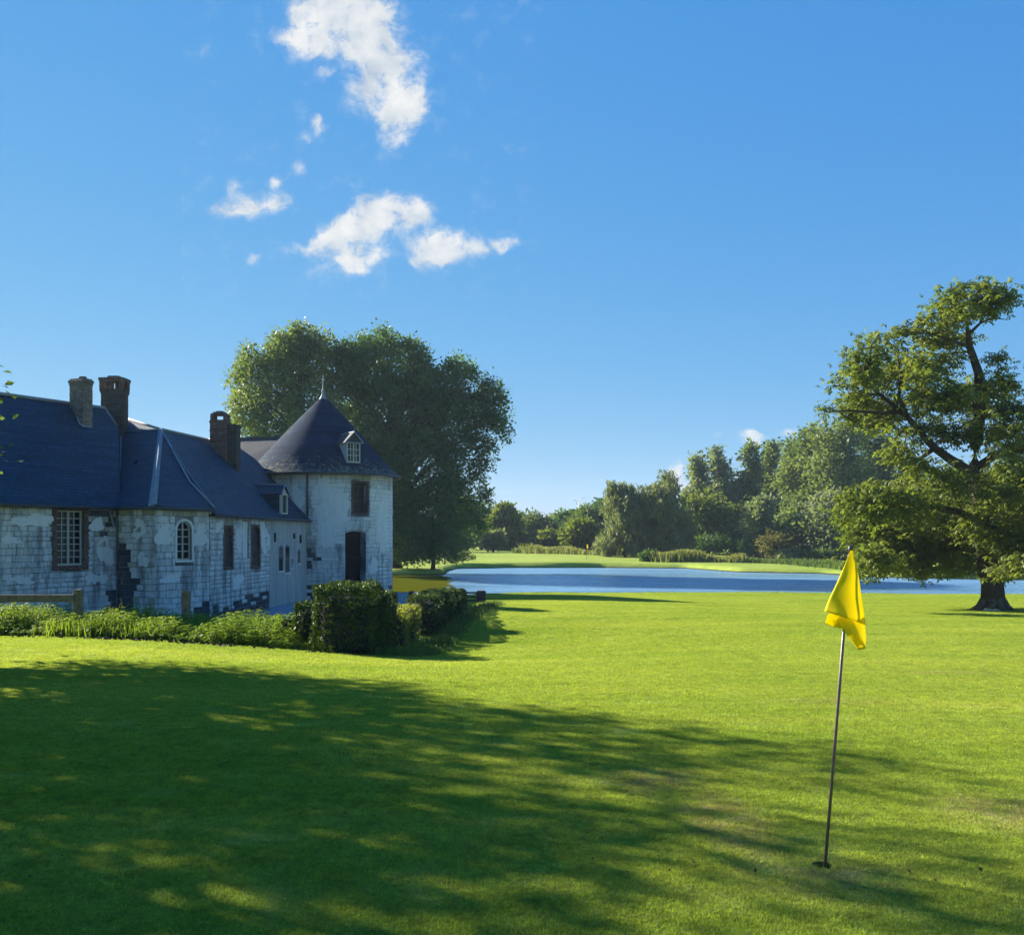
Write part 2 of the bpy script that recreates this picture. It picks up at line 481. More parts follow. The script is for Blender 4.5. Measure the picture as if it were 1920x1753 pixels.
class MB:
    """collects pieces in world coordinates and links them as one mesh"""
    def __init__(self):
        self.v, self.f = [], []
    def poly(self, pts, flip=False):
        b = len(self.v)
        self.v += [tuple(p) for p in pts]
        idx = list(range(b, b + len(pts)))
        self.f.append(idx[::-1] if flip else idx)
        return self
    def hexa(self, p):      # p: 4 bottom (ccw from above) + 4 top
        b = len(self.v)
        self.v += [tuple(q) for q in p]
        for q in ((3, 2, 1, 0), (4, 5, 6, 7), (0, 1, 5, 4), (1, 2, 6, 5), (2, 3, 7, 6), (3, 0, 4, 7)):
            self.f.append([b + k for k in q])
        return self
    def box(self, c, s, rz=0.0):
        cx, cy, cz = c
        hx, hy, hz = s[0] / 2, s[1] / 2, s[2] / 2
        ca, sa = math.cos(rz), math.sin(rz)
        pts = []
        for z in (-hz, hz):
            for x, y in ((-hx, -hy), (hx, -hy), (hx, hy), (-hx, hy)):
                pts.append((cx + x * ca - y * sa, cy + x * sa + y * ca, cz + z))
        return self.hexa(pts)
    def slab(self, pts, t):     # planar polygon with thickness below it
        pts = [Vector(p) for p in pts]
        n = Vector((0, 0, 0))
        for i in range(len(pts)):
            a, b_ = pts[i], pts[(i + 1) % len(pts)]
            n += a.cross(b_)
        n.normalize()
        if n.z < 0:
            pts.reverse(); n = -n
        lo = [p - n * t for p in pts]
        k = len(pts)
        b = len(self.v)
        self.v += [tuple(p) for p in pts] + [tuple(p) for p in lo]
        self.f.append(list(range(b, b + k)))
        self.f.append(list(range(b + 2 * k - 1, b + k - 1, -1)))
        for i in range(k):
            j = (i + 1) % k
            self.f.append([b + i, b + k + i, b + k + j, b + j])
        return self
    def tube(self, pts, rad, seg=6, cap=True):
        pts = [Vector(p) for p in pts]
        rad = [rad] * len(pts) if isinstance(rad, (int, float)) else rad
        b = len(self.v)
        for i, p in enumerate(pts):
            d = (pts[min(i + 1, len(pts) - 1)] - pts[max(i - 1, 0)])
            if d.length < 1e-6: d = Vector((0, 0, 1))
            d.normalize()
            a = d.cross(Vector((0, 0, 1)))
            if a.length < .05: a = d.cross(Vector((1, 0, 0)))
            a.normalize(); c = d.cross(a)
            for k in range(seg):
                th = 2 * math.pi * k / seg
                self.v.append(tuple(p + (a * math.cos(th) + c * math.sin(th)) * rad[i]))
        for i in range(len(pts) - 1):
            for k in range(seg):
                q = (k + 1) % seg
                self.f.append([b + i * seg + k, b + i * seg + q, b + (i + 1) * seg + q, b + (i + 1) * seg + k])
        if cap:
            self.f.append([b + k for k in range(seg)][::-1])
            e = b + (len(pts) - 1) * seg
            self.f.append([e + k for k in range(seg)])
        return self
    def lathe(self, c, prof, seg=24):   # prof: (r, z)
        b = len(self.v)
        for r_, z in prof:
            for k in range(seg):
                th = 2 * math.pi * k / seg
                self.v.append((c[0] + r_ * math.cos(th), c[1] + r_ * math.sin(th), z))
        for i in range(len(prof) - 1):
            for k in range(seg):
                q = (k + 1) % seg
                self.f.append([b + i * seg + k, b + i * seg + q, b + (i + 1) * seg + q, b + (i + 1) * seg + k])
        return self
    def build(self, name, material, parent=None, smooth=False, bevel=0.0):
        off = root_loc(parent) if parent is not None else Vector((0, 0, 0))
        me = bpy.data.meshes.new(name)
        me.from_pydata([(a - off.x, b - off.y, c - off.z) for a, b, c in self.v], [], self.f)
        me.update()
        auto_uv(me)
        if smooth:
            me.polygons.foreach_set('use_smooth', [True] * len(me.polygons))
        o = link(name, me, material, parent)
        if bevel > 0:
            md = o.modifiers.new('bevel', 'BEVEL')
            md.width = bevel; md.segments = 1; md.limit_method = 'ANGLE'
        return o
def np_mesh(name, V, Fc, material, parent=None):
    """V (n,3) world, Fc (m,k) indices"""
    off = np.array(root_loc(parent)) if parent is not None else np.zeros(3)
    me = bpy.data.meshes.new(name)
    m_, k_ = Fc.shape
    me.vertices.add(len(V))
    me.vertices.foreach_set('co', (V - off).astype(np.float32).ravel())
    me.loops.add(m_ * k_)
    me.loops.foreach_set('vertex_index', Fc.astype(np.int32).ravel())
    me.polygons.add(m_)
    me.polygons.foreach_set('loop_start', np.arange(0, m_ * k_, k_, dtype=np.int32))
    me.update(calc_edges=True)
    return link(name, me, material, parent)

# ------------------------------------------------------------------ terrain
LAKE = np.array([(90, 52), (60, 48), (40, 45.5), (26, 44.2), (15, 45.6), (5, 46.6), (0.5, 46.8), (-1.8, 45), (-2.7, 42), (-3.0, 37), (-4.2, 32), (-5.5, 28.5), (-8, 26.8),
                 (-14, 26.3), (-19, 23), (-30, 20), (-34, 45), (-22, 62), (-14, 67), (-8, 71.0), (-4.7, 72.2), (-5.0, 80), (-4.6, 86), (0, 88.4), (8, 88.6), (15, 86.5),
                 (17.5, 77), (23, 74), (24.5, 67), (32, 63), (60, 60), (90, 60)], float)
def lake_sd(x, y):
    """signed distance, negative inside"""
    P = np.stack([x, y], -1)
    d = np.full(x.shape, 1e9)
    ins = np.zeros(x.shape, bool)
    n = len(LAKE)
    for i in range(n):
        a, b = LAKE[i], LAKE[(i + 1) % n]
        e = b - a
        t_ = np.clip(((P - a) @ e) / (e @ e), 0, 1)
        q = P - a - t_[..., None] * e
        d = np.minimum(d, np.hypot(q[..., 0], q[..., 1]))
        c = ((a[1] > y) != (b[1] > y))
        with np.errstate(divide='ignore', invalid='ignore'):
            xi = (b[0] - a[0]) * (y - a[1]) / (b[1] - a[1] + 1e-12) + a[0]
        ins ^= c & (x < xi)
    return np.where(ins, -d, d)
WATER = -1.05
def sstep(t_):
    t_ = np.clip(t_, 0, 1)
    return t_ * t_ * (3 - 2 * t_)
def land(x, y):
    z = -0.93 * np.clip((y - 5) / 42, 0, 1)
    z = z - .44 * np.exp(-((x + 1.0) / 4.4) ** 2 - ((y - 22.5) / 6.0) ** 2)
    z = z + .05 * np.sin(x * .35 + 1.0) * np.sin(y * .22) * np.clip((y - 8) / 10, 0, 1)
    z = np.where(y > 58, -.70 + .08 * np.sin(x * .31) * np.sin(x * .13 + 1) + .50 * sstep((y - 72) / 60) + 1.2 * sstep((y - 150) / 300), z)
    return z
def ground_z(x, y):
    x = np.asarray(x, float); y = np.asarray(y, float)
    sd = lake_sd(x, y)
    wf = np.where(y > 58, 2.1, 1.0)
    k = sstep((sd + .9 * wf) / (1.3 * wf))
    k2 = sstep((sd + .35 * wf) / (.7 * wf))
    return -2.0 + (land(x, y) + 2.0) * (k * .35 + k2 * .65)
def gz(x, y):
    return float(ground_z(np.array([x]), np.array([y]))[0])

HOLE = (1.62, 5.13)
def lines(lo, hi, step, far_lo, far_hi, extra):
    a = list(np.arange(lo, hi + 1e-6, step))
    s, p_ = step, hi
    while p_ < far_hi:
        s *= 1.3; p_ += s; a.append(p_)
    s, p_ = step, lo
    while p_ > far_lo:
        s *= 1.3; p_ -= s; a.append(p_)
    for e in extra:
        a = [q for q in a if abs(q - e) > .12] + [e]
    return np.array(sorted(a))
HS = .11
xs = lines(-40, 60, .5, -3000, 3000, (HOLE[0] - HS, HOLE[0] + HS))
ysv = lines(-6, 140, .5, -400, 6000, (HOLE[1] - HS, HOLE[1] + HS))
XX, YY = np.meshgrid(xs, ysv, indexing='ij')
ZZ = ground_z(XX, YY)
V = np.stack([XX.ravel(), YY.ravel(), ZZ.ravel()], 1)
nx, ny = XX.shape
I, J = np.meshgrid(np.arange(nx - 1), np.arange(ny - 1), indexing='ij')
Q = np.stack([I * ny + J, (I + 1) * ny + J, (I + 1) * ny + J + 1, I * ny + J + 1], -1).reshape(-1, 4)
hi_, hj_ = int(np.argmin(abs(xs - (HOLE[0] - HS)))), int(np.argmin(abs(ysv - (HOLE[1] - HS))))
keep = ~((Q[:, 0] == hi_ * ny + hj_))
Q = Q[keep]
ground = np_mesh('ground', V, Q, 'turf')
ground.data.polygons.foreach_set('use_smooth', [True] * len(ground.data.polygons))
tag(ground, kind='structure')
# earth banks below the turf lip
zc = ZZ.ravel()[Q].mean(1)
sdv = lake_sd(XX, YY).ravel()[Q].mean(1)

# where short turf grows
sdl = lake_sd(XX, YY).ravel()
xr, yr = XX.ravel(), YY.ravel()
inview = (np.abs(xr) < .60 * yr + 4.0) & (yr > 1.0) & (yr < 47.5) & (sdl > .25)
left_edge = np.where(xr < -2.2, (yr < 20.2 + (xr + 10) * -.18), True)
dn_ = np.where(yr < 9, 46.0, np.where(yr < 16, 26.0, np.where(yr < 28, 14.0, 8.0)))
dn_ = dn_ * (inview & left_edge)
at_ = ground.data.attributes.new('turf_density', 'FLOAT', 'POINT')
at_.data.foreach_set('value', dn_.astype(np.float32))

# collar between the square gap in the turf and the round cup
mb = MB()
N = 24
HZ = gz(*HOLE)
for k in range(N):
    a0, a1 = 2 * math.pi * k / N, 2 * math.pi * (k + 1) / N
    def sq(a):
        c_, s_ = math.cos(a), math.sin(a)
        m_ = max(abs(c_), abs(s_))
        return (HOLE[0] + c_ / m_ * HS, HOLE[1] + s_ / m_ * HS, HZ)
    def ci(a, r_=.058, z=0.0):
        return (HOLE[0] + math.cos(a) * r_, HOLE[1] + math.sin(a) * r_, HZ + z)
    mb.poly([ci(a0), sq(a0), sq(a1), ci(a1)])
    mb.poly([ci(a1), ci(a1, z=-.03), ci(a0, z=-.03), ci(a0)])
mb.build('ground_collar', 'turf', ground)
cup = thing('golf_hole', (HOLE[0], HOLE[1], HZ), 'round golf cup sunk in the turf around the yellow flag\'s pole', 'golf hole')
mb = MB()
mb.lathe(HOLE, [(.054, HZ - .02), (.054, HZ - .11)], 24)
mb.build('liner', 'dark_inside', cup)
mb = MB()
mb.lathe(HOLE, [(.0, HZ - .10), (.054, HZ - .10)], 24)
mb.build('cup_floor', 'dark_inside', cup)

# lake
mb = MB()
mb.poly([(-80, 15, WATER), (160, 15, WATER), (160, 95, WATER), (-80, 95, WATER)])
lake = mb.build('lake', 'water')
tag(lake, kind='structure')
# flat olive sheet laid just above the water between the tower and the far bank
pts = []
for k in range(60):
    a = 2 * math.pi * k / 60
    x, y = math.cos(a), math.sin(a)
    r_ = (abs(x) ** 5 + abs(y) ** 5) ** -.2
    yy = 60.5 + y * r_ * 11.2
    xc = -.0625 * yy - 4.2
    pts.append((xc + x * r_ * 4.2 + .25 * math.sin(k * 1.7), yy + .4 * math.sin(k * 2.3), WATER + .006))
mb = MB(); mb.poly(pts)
tag(mb.build('olive_sheet', 'olive_sheet'), 'olive sheet covering the pond beside the tower', 'olive_sheet', kind='stuff')

# ------------------------------------------------------------------ walls of stone
class Flat:
    """a straight wall seen from its outer side: s runs along it, n outward"""
    def __init__(self, a, b):
        self.a = Vector((a[0], a[1], 0)); self.b = Vector((b[0], b[1], 0))
        self.d = (self.b - self.a); self.L = self.d.length; self.d.normalize()
        self.n = Vector((self.d.y, -self.d.x, 0))
        self.curved = False
    def at(self, s, z, n=0.0):
        return self.a + self.d * s + self.n * n + Vector((0, 0, z))
    def rot(self, s):
        return math.atan2(self.d.y, self.d.x)
    def s_of(self, u):
        r_ = ray(u, HY); o = self.a
        # a + d s = r k
        det = self.d.x * -r_.y + r_.x * self.d.y
        return (-o.x * -r_.y + -r_.x * o.y) / det if abs(det) > 1e-9 else 0.0
    def z_of(self, u, v):
        return EYE + (HY - v) / F * self.at(self.s_of(u), 0).y
class Round:
    def __init__(self, c, r_, th0):
        self.c = c; self.r = r_; self.th0 = th0; self.L = 2 * math.pi * r_; self.curved = True
    def at(self, s, z, n=0.0):
        th = self.th0 + s / self.r
        return Vector((self.c[0] + (self.r + n) * math.cos(th), self.c[1] + (self.r + n) * math.sin(th), z))
    def rot(self, s):
        return self.th0 + s / self.r + math.pi / 2
    def s_of(self, u):
        r_ = ray(u, HY); dx, dy = r_.x, r_.y
        a_ = dx * dx + dy * dy
        b_ = -2 * (dx * self.c[0] + dy * self.c[1])
        c_ = self.c[0] ** 2 + self.c[1] ** 2 - self.r ** 2
        k = (-b_ - math.sqrt(max(b_ * b_ - 4 * a_ * c_, 0))) / (2 * a_)
        th = math.atan2(dy * k - self.c[1], dx * k - self.c[0])
        return ((th - self.th0) % (2 * math.pi)) * self.r
    def z_of(self, u, v):
        return EYE + (HY - v) / F * self.at(self.s_of(u), 0).y
def fbox(mb, fr, s0, s1, z0, z1, n0, n1):
    """a box in wall coordinates, n0 < n1"""
    k = max(1, int(math.ceil((s1 - s0) / .35))) if fr.curved else 1
    for i in range(k):
        a, b = s0 + (s1 - s0) * i / k, s0 + (s1 - s0) * (i + 1) / k
        mb.hexa([fr.at(a, z0, n1), fr.at(b, z0, n1), fr.at(b, z0, n0), fr.at(a, z0, n0),
                 fr.at(a, z1, n1), fr.at(b, z1, n1), fr.at(b, z1, n0), fr.at(a, z1, n0)])
    return mb
def backing(name, fr, s0, s1, z0, z1, openings, parent, material='mortar', thick=.35, face=-.022):
    ss = sorted({s0, s1, *[q for o in openings for q in o[:2]]})
    zs = sorted({z0, z1, *[q for o in openings for q in o[2:4]]})
    ss = [q for q in ss if s0 <= q <= s1]; zs = [q for q in zs if z0 <= q <= z1]
    mb = MB()
    for a, b in zip(ss[:-1], ss[1:]):
        run = None
        for c, d in zip(zs[:-1], zs[1:]):
            m_ = ((a + b) / 2, (c + d) / 2)
            hole = any(o[0] < m_[0] < o[1] and o[2] < m_[1] < o[3] for o in openings)
            if hole:
                if run: fbox(mb, fr, a, b, run[0], run[1], -thick, face); run = None
            else:
                run = (run[0], d) if run else (c, d)
        if run: fbox(mb, fr, a, b, run[0], run[1], -thick, face)
    return mb.build(name, material, parent)
STONE_ME = {}
def stone_mesh(material, i):
    key = (material, i)
    if key not in STONE_ME:
        rr = random.Random(31 * i + 5)
        v = []
        for (y, k) in ((.5, 1.0), (-.30, 1.0), (-.5, .93)):
            for x, z in ((-1, -1), (1, -1), (1, 1), (-1, 1)):
                j = .035
                v.append((x * .5 * (k - (0 if k == 1 else rr.random() * .05)) + rr.uniform(-j, j) * .5, y + (rr.uniform(-.10, .10) if k < 1 else 0), z * .5 * (k - (0 if k == 1 else rr.random() * .07)) + rr.uniform(-j, j)))
        f = []
        for a in (0, 4):
            for k in range(4):
                q = (k + 1) % 4
                f.append((a + k, a + q, a + 4 + q, a + 4 + k))
        f.append((8, 9, 10, 11))
        me = bpy.data.meshes.new('stone')
        me.from_pydata(v, [], f)
        me.update()
        me.materials.append(M[material])
        STONE_ME[key] = me
    return STONE_ME[key]
STONES = {}     # thing name -> list of (px area, frame, s, z, n, w, h, depth, material, wall part)
def lay_stones(key, wall, fr, s0, s1, z0, z1, openings, hrange, wrange, zone=None, gap=.012, ntop=.012):
    z = z0
    row = 0
    while z < z1 - .05:
        h = random.uniform(*hrange)
        if z + h > z1 - .04: h = z1 - z
        s = s0 - random.uniform(0, wrange[0])
        while s < s1 - .03:
            w_ = random.uniform(*wrange)
            a, b = max(s, s0), min(s + w_, s1)
            if s1 - b < .10: b = s1
            s = max(s + w_, b)
            spans = [(a, b)]
            for o in openings:
                if z + h > o[2] + .02 and z < o[3] - .02:
                    nxt = []
                    for (p_, q_) in spans:
                        if o[1] <= p_ or o[0] >= q_: nxt.append((p_, q_)); continue
                        if p_ < o[0]: nxt.append((p_, o[0]))
                        if q_ > o[1]: nxt.append((o[1], q_))
                    spans = nxt
            for (p_, q_) in spans:
                if q_ - p_ < .05: continue
                c = fr.at((p_ + q_) / 2, z + h / 2)
                u_, v_ = pix(c) if c.y > 1 else (-1, -1)
                mt = zone(u_, v_) if zone else 'limestone'
                if mt is None: continue
                nrm = fr.at((p_ + q_) / 2, 0, 1) - fr.at((p_ + q_) / 2, 0, 0)
                view = (Vector((0, 0, EYE)) - c).normalized().dot(nrm)
                area = (q_ - p_) * h * max(view, 0) * (F / c.y) ** 2
                if not (-20 < u_ < 1920 and v_ < 1160): area = 0
                nn_ = random.uniform(-.004, ntop) + (-.012 if mt == 'flint' else 0)
                STONES.setdefault(key, []).append((area, fr, (p_ + q_) / 2, z + h / 2, nn_, q_ - p_ - gap, h - gap, .09, mt, wall))
        z += h
        row += 1
def place_stones(key, parent, limit=300):
    L_ = sorted(STONES[key], key=lambda q: -q[0])
    off = root_loc(parent)
    for q in L_[:limit]:
        _, fr, s, z, n, w_, h, dp, mt, wall = q
        o = bpy.data.objects.new('stone', stone_mesh(mt, random.randrange(6)))
        COL.objects.link(o)
        o.parent = wall
        o.location = fr.at(s, z, n - dp / 2) - off
        o.rotation_euler = (0, 0, fr.rot(s))
        o.scale = (w_, dp, h)
    rest = {}
    for q in L_[limit:]:
        rest.setdefault(q[8], []).append(q)
    for mt, qs in rest.items():
        vs, fs = [], []
        b = 0
        for (_, fr, s, z, n, w_, h, dp, _m, wall) in qs:
            me = stone_mesh(mt, random.randrange(6))
            vv = np.array([v_.co[:] for v_ in me.vertices]) * np.array([w_, dp, h])
            a = fr.rot(s); ca, sa = math.cos(a), math.sin(a)
            c = fr.at(s, z, n - dp / 2)
            vs.append(np.stack([vv[:, 0] * ca - vv[:, 1] * sa + c.x, vv[:, 0] * sa + vv[:, 1] * ca + c.y, vv[:, 2] + c.z], 1))
            fs.append(np.array([p_.vertices[:] for p_ in me.polygons]) + b)
            b += len(vv)
        tag(np_mesh('stonework', np.concatenate(vs), np.concatenate(fs), mt, parent), kind='stuff')

def rect(fr, u0, u1, v0, v1):
    s0, s1 = fr.s_of(u0), fr.s_of(u1)
    um = (u0 + u1) / 2
    return [min(s0, s1), max(s0, s1), fr.z_of(um, v1), fr.z_of(um, v0)]
def arch_head(mb, fr, o, rise, n0, n1, seg=10):
    """the masonry filling the two corners above an arched opening"""
    s0, s1, z0, z1 = o
    c = (s0 + s1) / 2; hw = (s1 - s0) / 2
    for k in range(seg):
        a0, a1 = math.pi - math.pi * k / seg, math.pi - math.pi * (k + 1) / seg
        p0 = (c + hw * math.cos(a0), z1 - rise + rise * math.sin(a0))
        p1 = (c + hw * math.cos(a1), z1 - rise + rise * math.sin(a1))
        e = .0
        b_ = [fr.at(p0[0], p0[1], n1), fr.at(p1[0], p1[1], n1), fr.at(p1[0], p1[1], n0), fr.at(p0[0], p0[1], n0)]
        t_ = [fr.at(p0[0], z1 + e, n1), fr.at(p1[0], z1 + e, n1), fr.at(p1[0], z1 + e, n0), fr.at(p0[0], z1 + e, n0)]
        mb.hexa(b_ + t_)
def window(fr, o, cols, rows, parent, depth=.13, fw=.05, bar=.026, mull=None, arch=0.0, name='window', paint='painted_wood', glass='glass'):
    """frame, bars and one pane for every light, set back in the opening"""
    s0, s1, z0, z1 = o
    mb = MB()
    n0, n1 = -depth - .06, -depth
    fbox(mb, fr, s0, s0 + fw, z0, z1 - arch, n0, n1); fbox(mb, fr, s1 - fw, s1, z0, z1 - arch, n0, n1)
    fbox(mb, fr, s0 + fw, s1 - fw, z0, z0 + fw * 1.3, n0, n1 + .006)
    if not arch: fbox(mb, fr, s0 + fw, s1 - fw, z1 - fw, z1, n0, n1)
    else:
        c = (s0 + s1) / 2; hw = (s1 - s0) / 2
        for k in range(10):
            a0, a1 = math.pi - math.pi * k / 10, math.pi - math.pi * (k + 1) / 10
            P_ = lambda a, r0, r1: (c + r0 * math.cos(a), z1 - arch + r1 * math.sin(a))
            i0, i1 = P_(a0, hw - fw, arch - fw), P_(a1, hw - fw, arch - fw)
            e0, e1 = P_(a0, hw, arch), P_(a1, hw, arch)
            mb.hexa([fr.at(i0[0], i0[1], n1), fr.at(i1[0], i1[1], n1), fr.at(i1[0], i1[1], n0), fr.at(i0[0], i0[1], n0),
                     fr.at(e0[0], e0[1], n1), fr.at(e1[0], e1[1], n1), fr.at(e1[0], e1[1], n0), fr.at(e0[0], e0[1], n0)])
    fo = mb.build(name, paint, parent)
    a0, a1, b0, b1 = s0 + fw, s1 - fw, z0 + fw * 1.3, z1 - fw
    cs = [a0 + (a1 - a0) * i / cols for i in range(cols + 1)]
    rs = [b0 + (b1 - b0) * i / rows for i in range(rows + 1)]
    for i in range(1, cols):
        wdt = mull if (mull and i == cols // 2) else bar
        mb = MB(); fbox(mb, fr, cs[i] - wdt / 2, cs[i] + wdt / 2, b0, b1 + (fw * .5 if arch else 0), n0 + .012, n1 + (.014 if wdt > bar else -.004))
        mb.build('mullion' if wdt > bar else 'glazing_bar', paint, fo)
    for i in range(1, rows):
        mb = MB(); fbox(mb, fr, a0, a1, rs[i] - bar / 2, rs[i] + bar / 2, n0 + .014, n1 - .008)
        mb.build('glazing_bar', paint, fo)
    for i in range(cols):
        for j in range(rows):
            mb = MB()
            n_ = n0 + .02
            j_ = [random.uniform(-.004, .004) for _ in range(4)]
            if arch and j == rows - 1:
                c = (s0 + s1) / 2; hw = (s1 - s0) / 2 - fw * .6
                top = lambda s: z1 - arch + (arch - fw * .6) * math.sqrt(max(0, 1 - ((s - c) / hw) ** 2))
                pts = [fr.at(cs[i], rs[j], n_), fr.at(cs[i + 1], rs[j], n_)]
                for k in range(6):
                    s = cs[i + 1] + (cs[i] - cs[i + 1]) * k / 5
                    pts.append(fr.at(s, max(top(s), rs[j] + .01), n_))
                mb.poly(pts)
            else:
                mb.poly([fr.at(cs[i], rs[j], n_ + j_[0]), fr.at(cs[i + 1], rs[j], n_ + j_[1]), fr.at(cs[i + 1], rs[j + 1], n_ + j_[2]), fr.at(cs[i], rs[j + 1], n_ + j_[3])])
            mb.build('pane', glass, fo)
    return fo

# ------------------------------------------------------------------ the house
ZB = 2.71          # eaves of the front range
ZC = 2.52          # eaves of the long range
PA0 = Vector((-14.27, 27.5, 0)); P1 = Vector((-12.53, 31.25, 0)); P2 = Vector((-11.05, 30.55, 0)); P3 = Vector((-9.87, 32.2, 0)); P4 = Vector((-9.1, 43.75, 0))
dA = (P1 - PA0).normalized()
PA = PA0 - dA * 0.7
house = thing('stone_house', (-13, 34, -1.4), 'long whitewashed stone house with blue slate roofs and brick chimneys', 'house')
fA, f1, f2, fC = Flat(PA, P1), Flat(P1, P2), Flat(P2, P3), Flat(P3, P4)
ZG = -1.9
wA = rect(fA, 107, 158, 957, 1060)
arA = rect(f2, 332, 360, 977, 1050)
c1 = rect(fC, 422, 436, 989, 1063); c2 = rect(fC, 455, 467, 978, 1047); c3 = rect(fC, 473, 487, 988, 1061)
c4 = rect(fC, 523, 531, 1022, 1070); c5 = rect(fC, 535, 543, 1021, 1073); c6 = rect(fC, 545, 551, 1046, 1067); c7 = rect(fC, 558, 563, 1029, 1056)
wallA = backing('front_wall', fA, 0, fA.L + .4, ZG, ZB - .06, [wA], house)
wall1 = backing('bay_wall', f1, .05, f1.L - .02, ZG, ZB - .06, [], house)
wall2 = backing('bay_wall', f2, .02, f2.L + .05, ZG, ZB - .06, [arA], house)
wallC = backing('long_wall', fC, 0, fC.L, ZG, ZC - .06, [c1, c2, c3, c4, c5, c6, c7], house)
sR = fC.s_of(505)      # lime-rendered end of the long wall
mb = MB(); 
zs_ = [c4, c5, c6, c7]
rnd_wall = backing('render_coat', fC, sR, fC.L, ZG, ZC - .065, [c4, c5, c6, c7], house, 'grey_render', thick=.018, face=.004)

rz_ = random.Random(3)
def blot(u, v, k=1.0):
    return (math.sin(u * .31 + 1.3) + math.sin(v * .23 + u * .07) + math.sin(u * .11 - v * .37)) * k
def zoneA(u, v):
    if v > 1168: return 'flint'
    if 166 < u + blot(u, v, 3) and 955 < v < 1006 and u > 163 + (v - 955) * .3:
        return random.choice(['flint', 'limestone', 'flint', 'mossy_stone'])
    if u + blot(u, v, 4) > 206 and v > 1094: return 'flint'
    if v < 956 and random.random() < .6: return 'mossy_stone'
    return 'limestone'
def zone1(u, v):
    if v > 1165: return 'flint'
    e = blot(u, v, 4)
    if 1016 < v and u + e * .6 < 243 + (8 if v > 1080 else 0) + (6 if v < 1030 else 0): return 'flint'
    if v < 962 and random.random() < .7: return 'mossy_stone'
    return 'limestone' if random.random() > .12 else 'mossy_stone'
def zone2(u, v):
    e = blot(u, v, 5)
    if v > 1166 or (u > 370 and v + e > 1128): return 'flint'
    if v < 962 and random.random() < .65: return 'mossy_stone'
    return 'limestone'
def zoneC(u, v):
    if u > 506: return None
    e = blot(u, v, 4)
    if v + e > 1148 - (u - 395) * .32: return 'flint'
    if v < 978 and random.random() < .35: return 'mossy_stone'
    return 'limestone'
bz = 9.0 / 1850 * 29.5     # a course
brA = [wA[0] - .17, wA[1] + .17, wA[2] - .13, wA[3] + .11]
lay_stones('house', wallA, fA, 0, fA.L, -1.3, ZB - .07, [brA], (.135, .20), (.2, .42), zoneA)
lay_stones('house', wall1, f1, .06, f1.L - .01, -1.3, ZB - .07, [], (.15, .21), (.24, .46), zone1)
a2 = [arA[0] - .07, arA[1] + .07, arA[2] - .05, arA[3] + .08]
lay_stones('house', wall2, f2, .0, f2.L - .01, -1.3, ZB - .07, [a2], (.17, .24), (.24, .44), zone2)
brC = [[c[0] - .16, c[1] + .16, c[2] - .12, c[3] + .1] for c in (c1, c3)]
lay_stones('house', wallC, fC, .02, sR - .01, -1.3, ZC - .07, brC + [c2], (.13, .2), (.3, .6), zoneC)
place_stones('house', house)
# hidden sides close the house off
mb = MB()
offA = Vector((-.907, .42, 0)) * 5.9
mb.poly([PA + Vector((0, 0, ZG)), PA + offA + Vector((0, 0, ZG)), PA + offA + Vector((0, 0, ZB)), PA + Vector((0, 0, ZB))])
mb.poly([PA + offA + Vector((0, 0, ZG)), P1 + offA + Vector((0, 0, ZG)), P1 + offA + Vector((0, 0, ZB)), PA + offA + Vector((0, 0, ZB))])
mb.poly([PA + Vector((0, 0, ZB)), PA + offA + Vector((0, 0, ZB)), PA + offA * .5 + Vector((0, 0, 6.06))])
xb = -15.4
mb.poly([(P1.x + offA.x, P1.y + offA.y, ZG), (xb, 50, ZG), (xb, 50, ZC), (P1.x + offA.x, P1.y + offA.y, ZC)])
mb.build('rear_wall', 'lime_render', house)

# brick dressings round the openings, laid as real courses
def dress(fr, o, material, parent, ws=.16, top=.11, bot=.13, rag=.09, face=.004, jh=.068, k_in=.0):
    mb = MB()
    s0, s1, z0, z1 = o
    z = z0
    i = 0
    while z < z1:
        h = min(jh, z1 - z)
        for side in (0, 1):
            w_ = ws + (rag * random.random() if i % 2 else -.03 * random.random())
            n_ = face + random.uniform(-.006, .008)
            a, b = (s0 - w_, s0) if side == 0 else (s1, s1 + w_)
            cut = random.uniform(.35, .65)
            m_ = a + (b - a) * cut
            fbox(mb, fr, a, m_ - .004, z + .004, z + h - .004, -.10, n_)
            fbox(mb, fr, m_ + .004, b, z + .004, z + h - .004, -.10, n_ + random.uniform(-.005, .005))
        z += jh; i += 1
    s = s0 - ws
    while s < s1 + ws - .03:
        e = min(s + .066, s1 + ws)
        if top: fbox(mb, fr, s + .004, e - .004, z1 + .004, z1 + top + random.uniform(-.02, .02), -.10, face + random.uniform(-.006, .008))
        if bot: fbox(mb, fr, s + .004, e - .004, z0 - bot, z0 - .004, -.10, face + .012 + random.uniform(-.006, .006))
        s += .066
    return mb.build('brick_surround', material, parent)
tag(dress(fA, wA, 'brick_red', house), kind='stuff')
for c in (c1, c3):
    tag(dress(fC, c, 'brick_red', house, ws=.13, top=.08, bot=.10, rag=.06, face=-.004), kind='stuff')
wf = window(fA, wA, 4, 8, house, depth=.12, fw=.045, bar=.024, mull=.07)
mb = MB(); fbox(mb, fA, wA[0], wA[1], wA[2], wA[3], -.34, -.26); mb.build('dark_room', 'dark_inside', house)
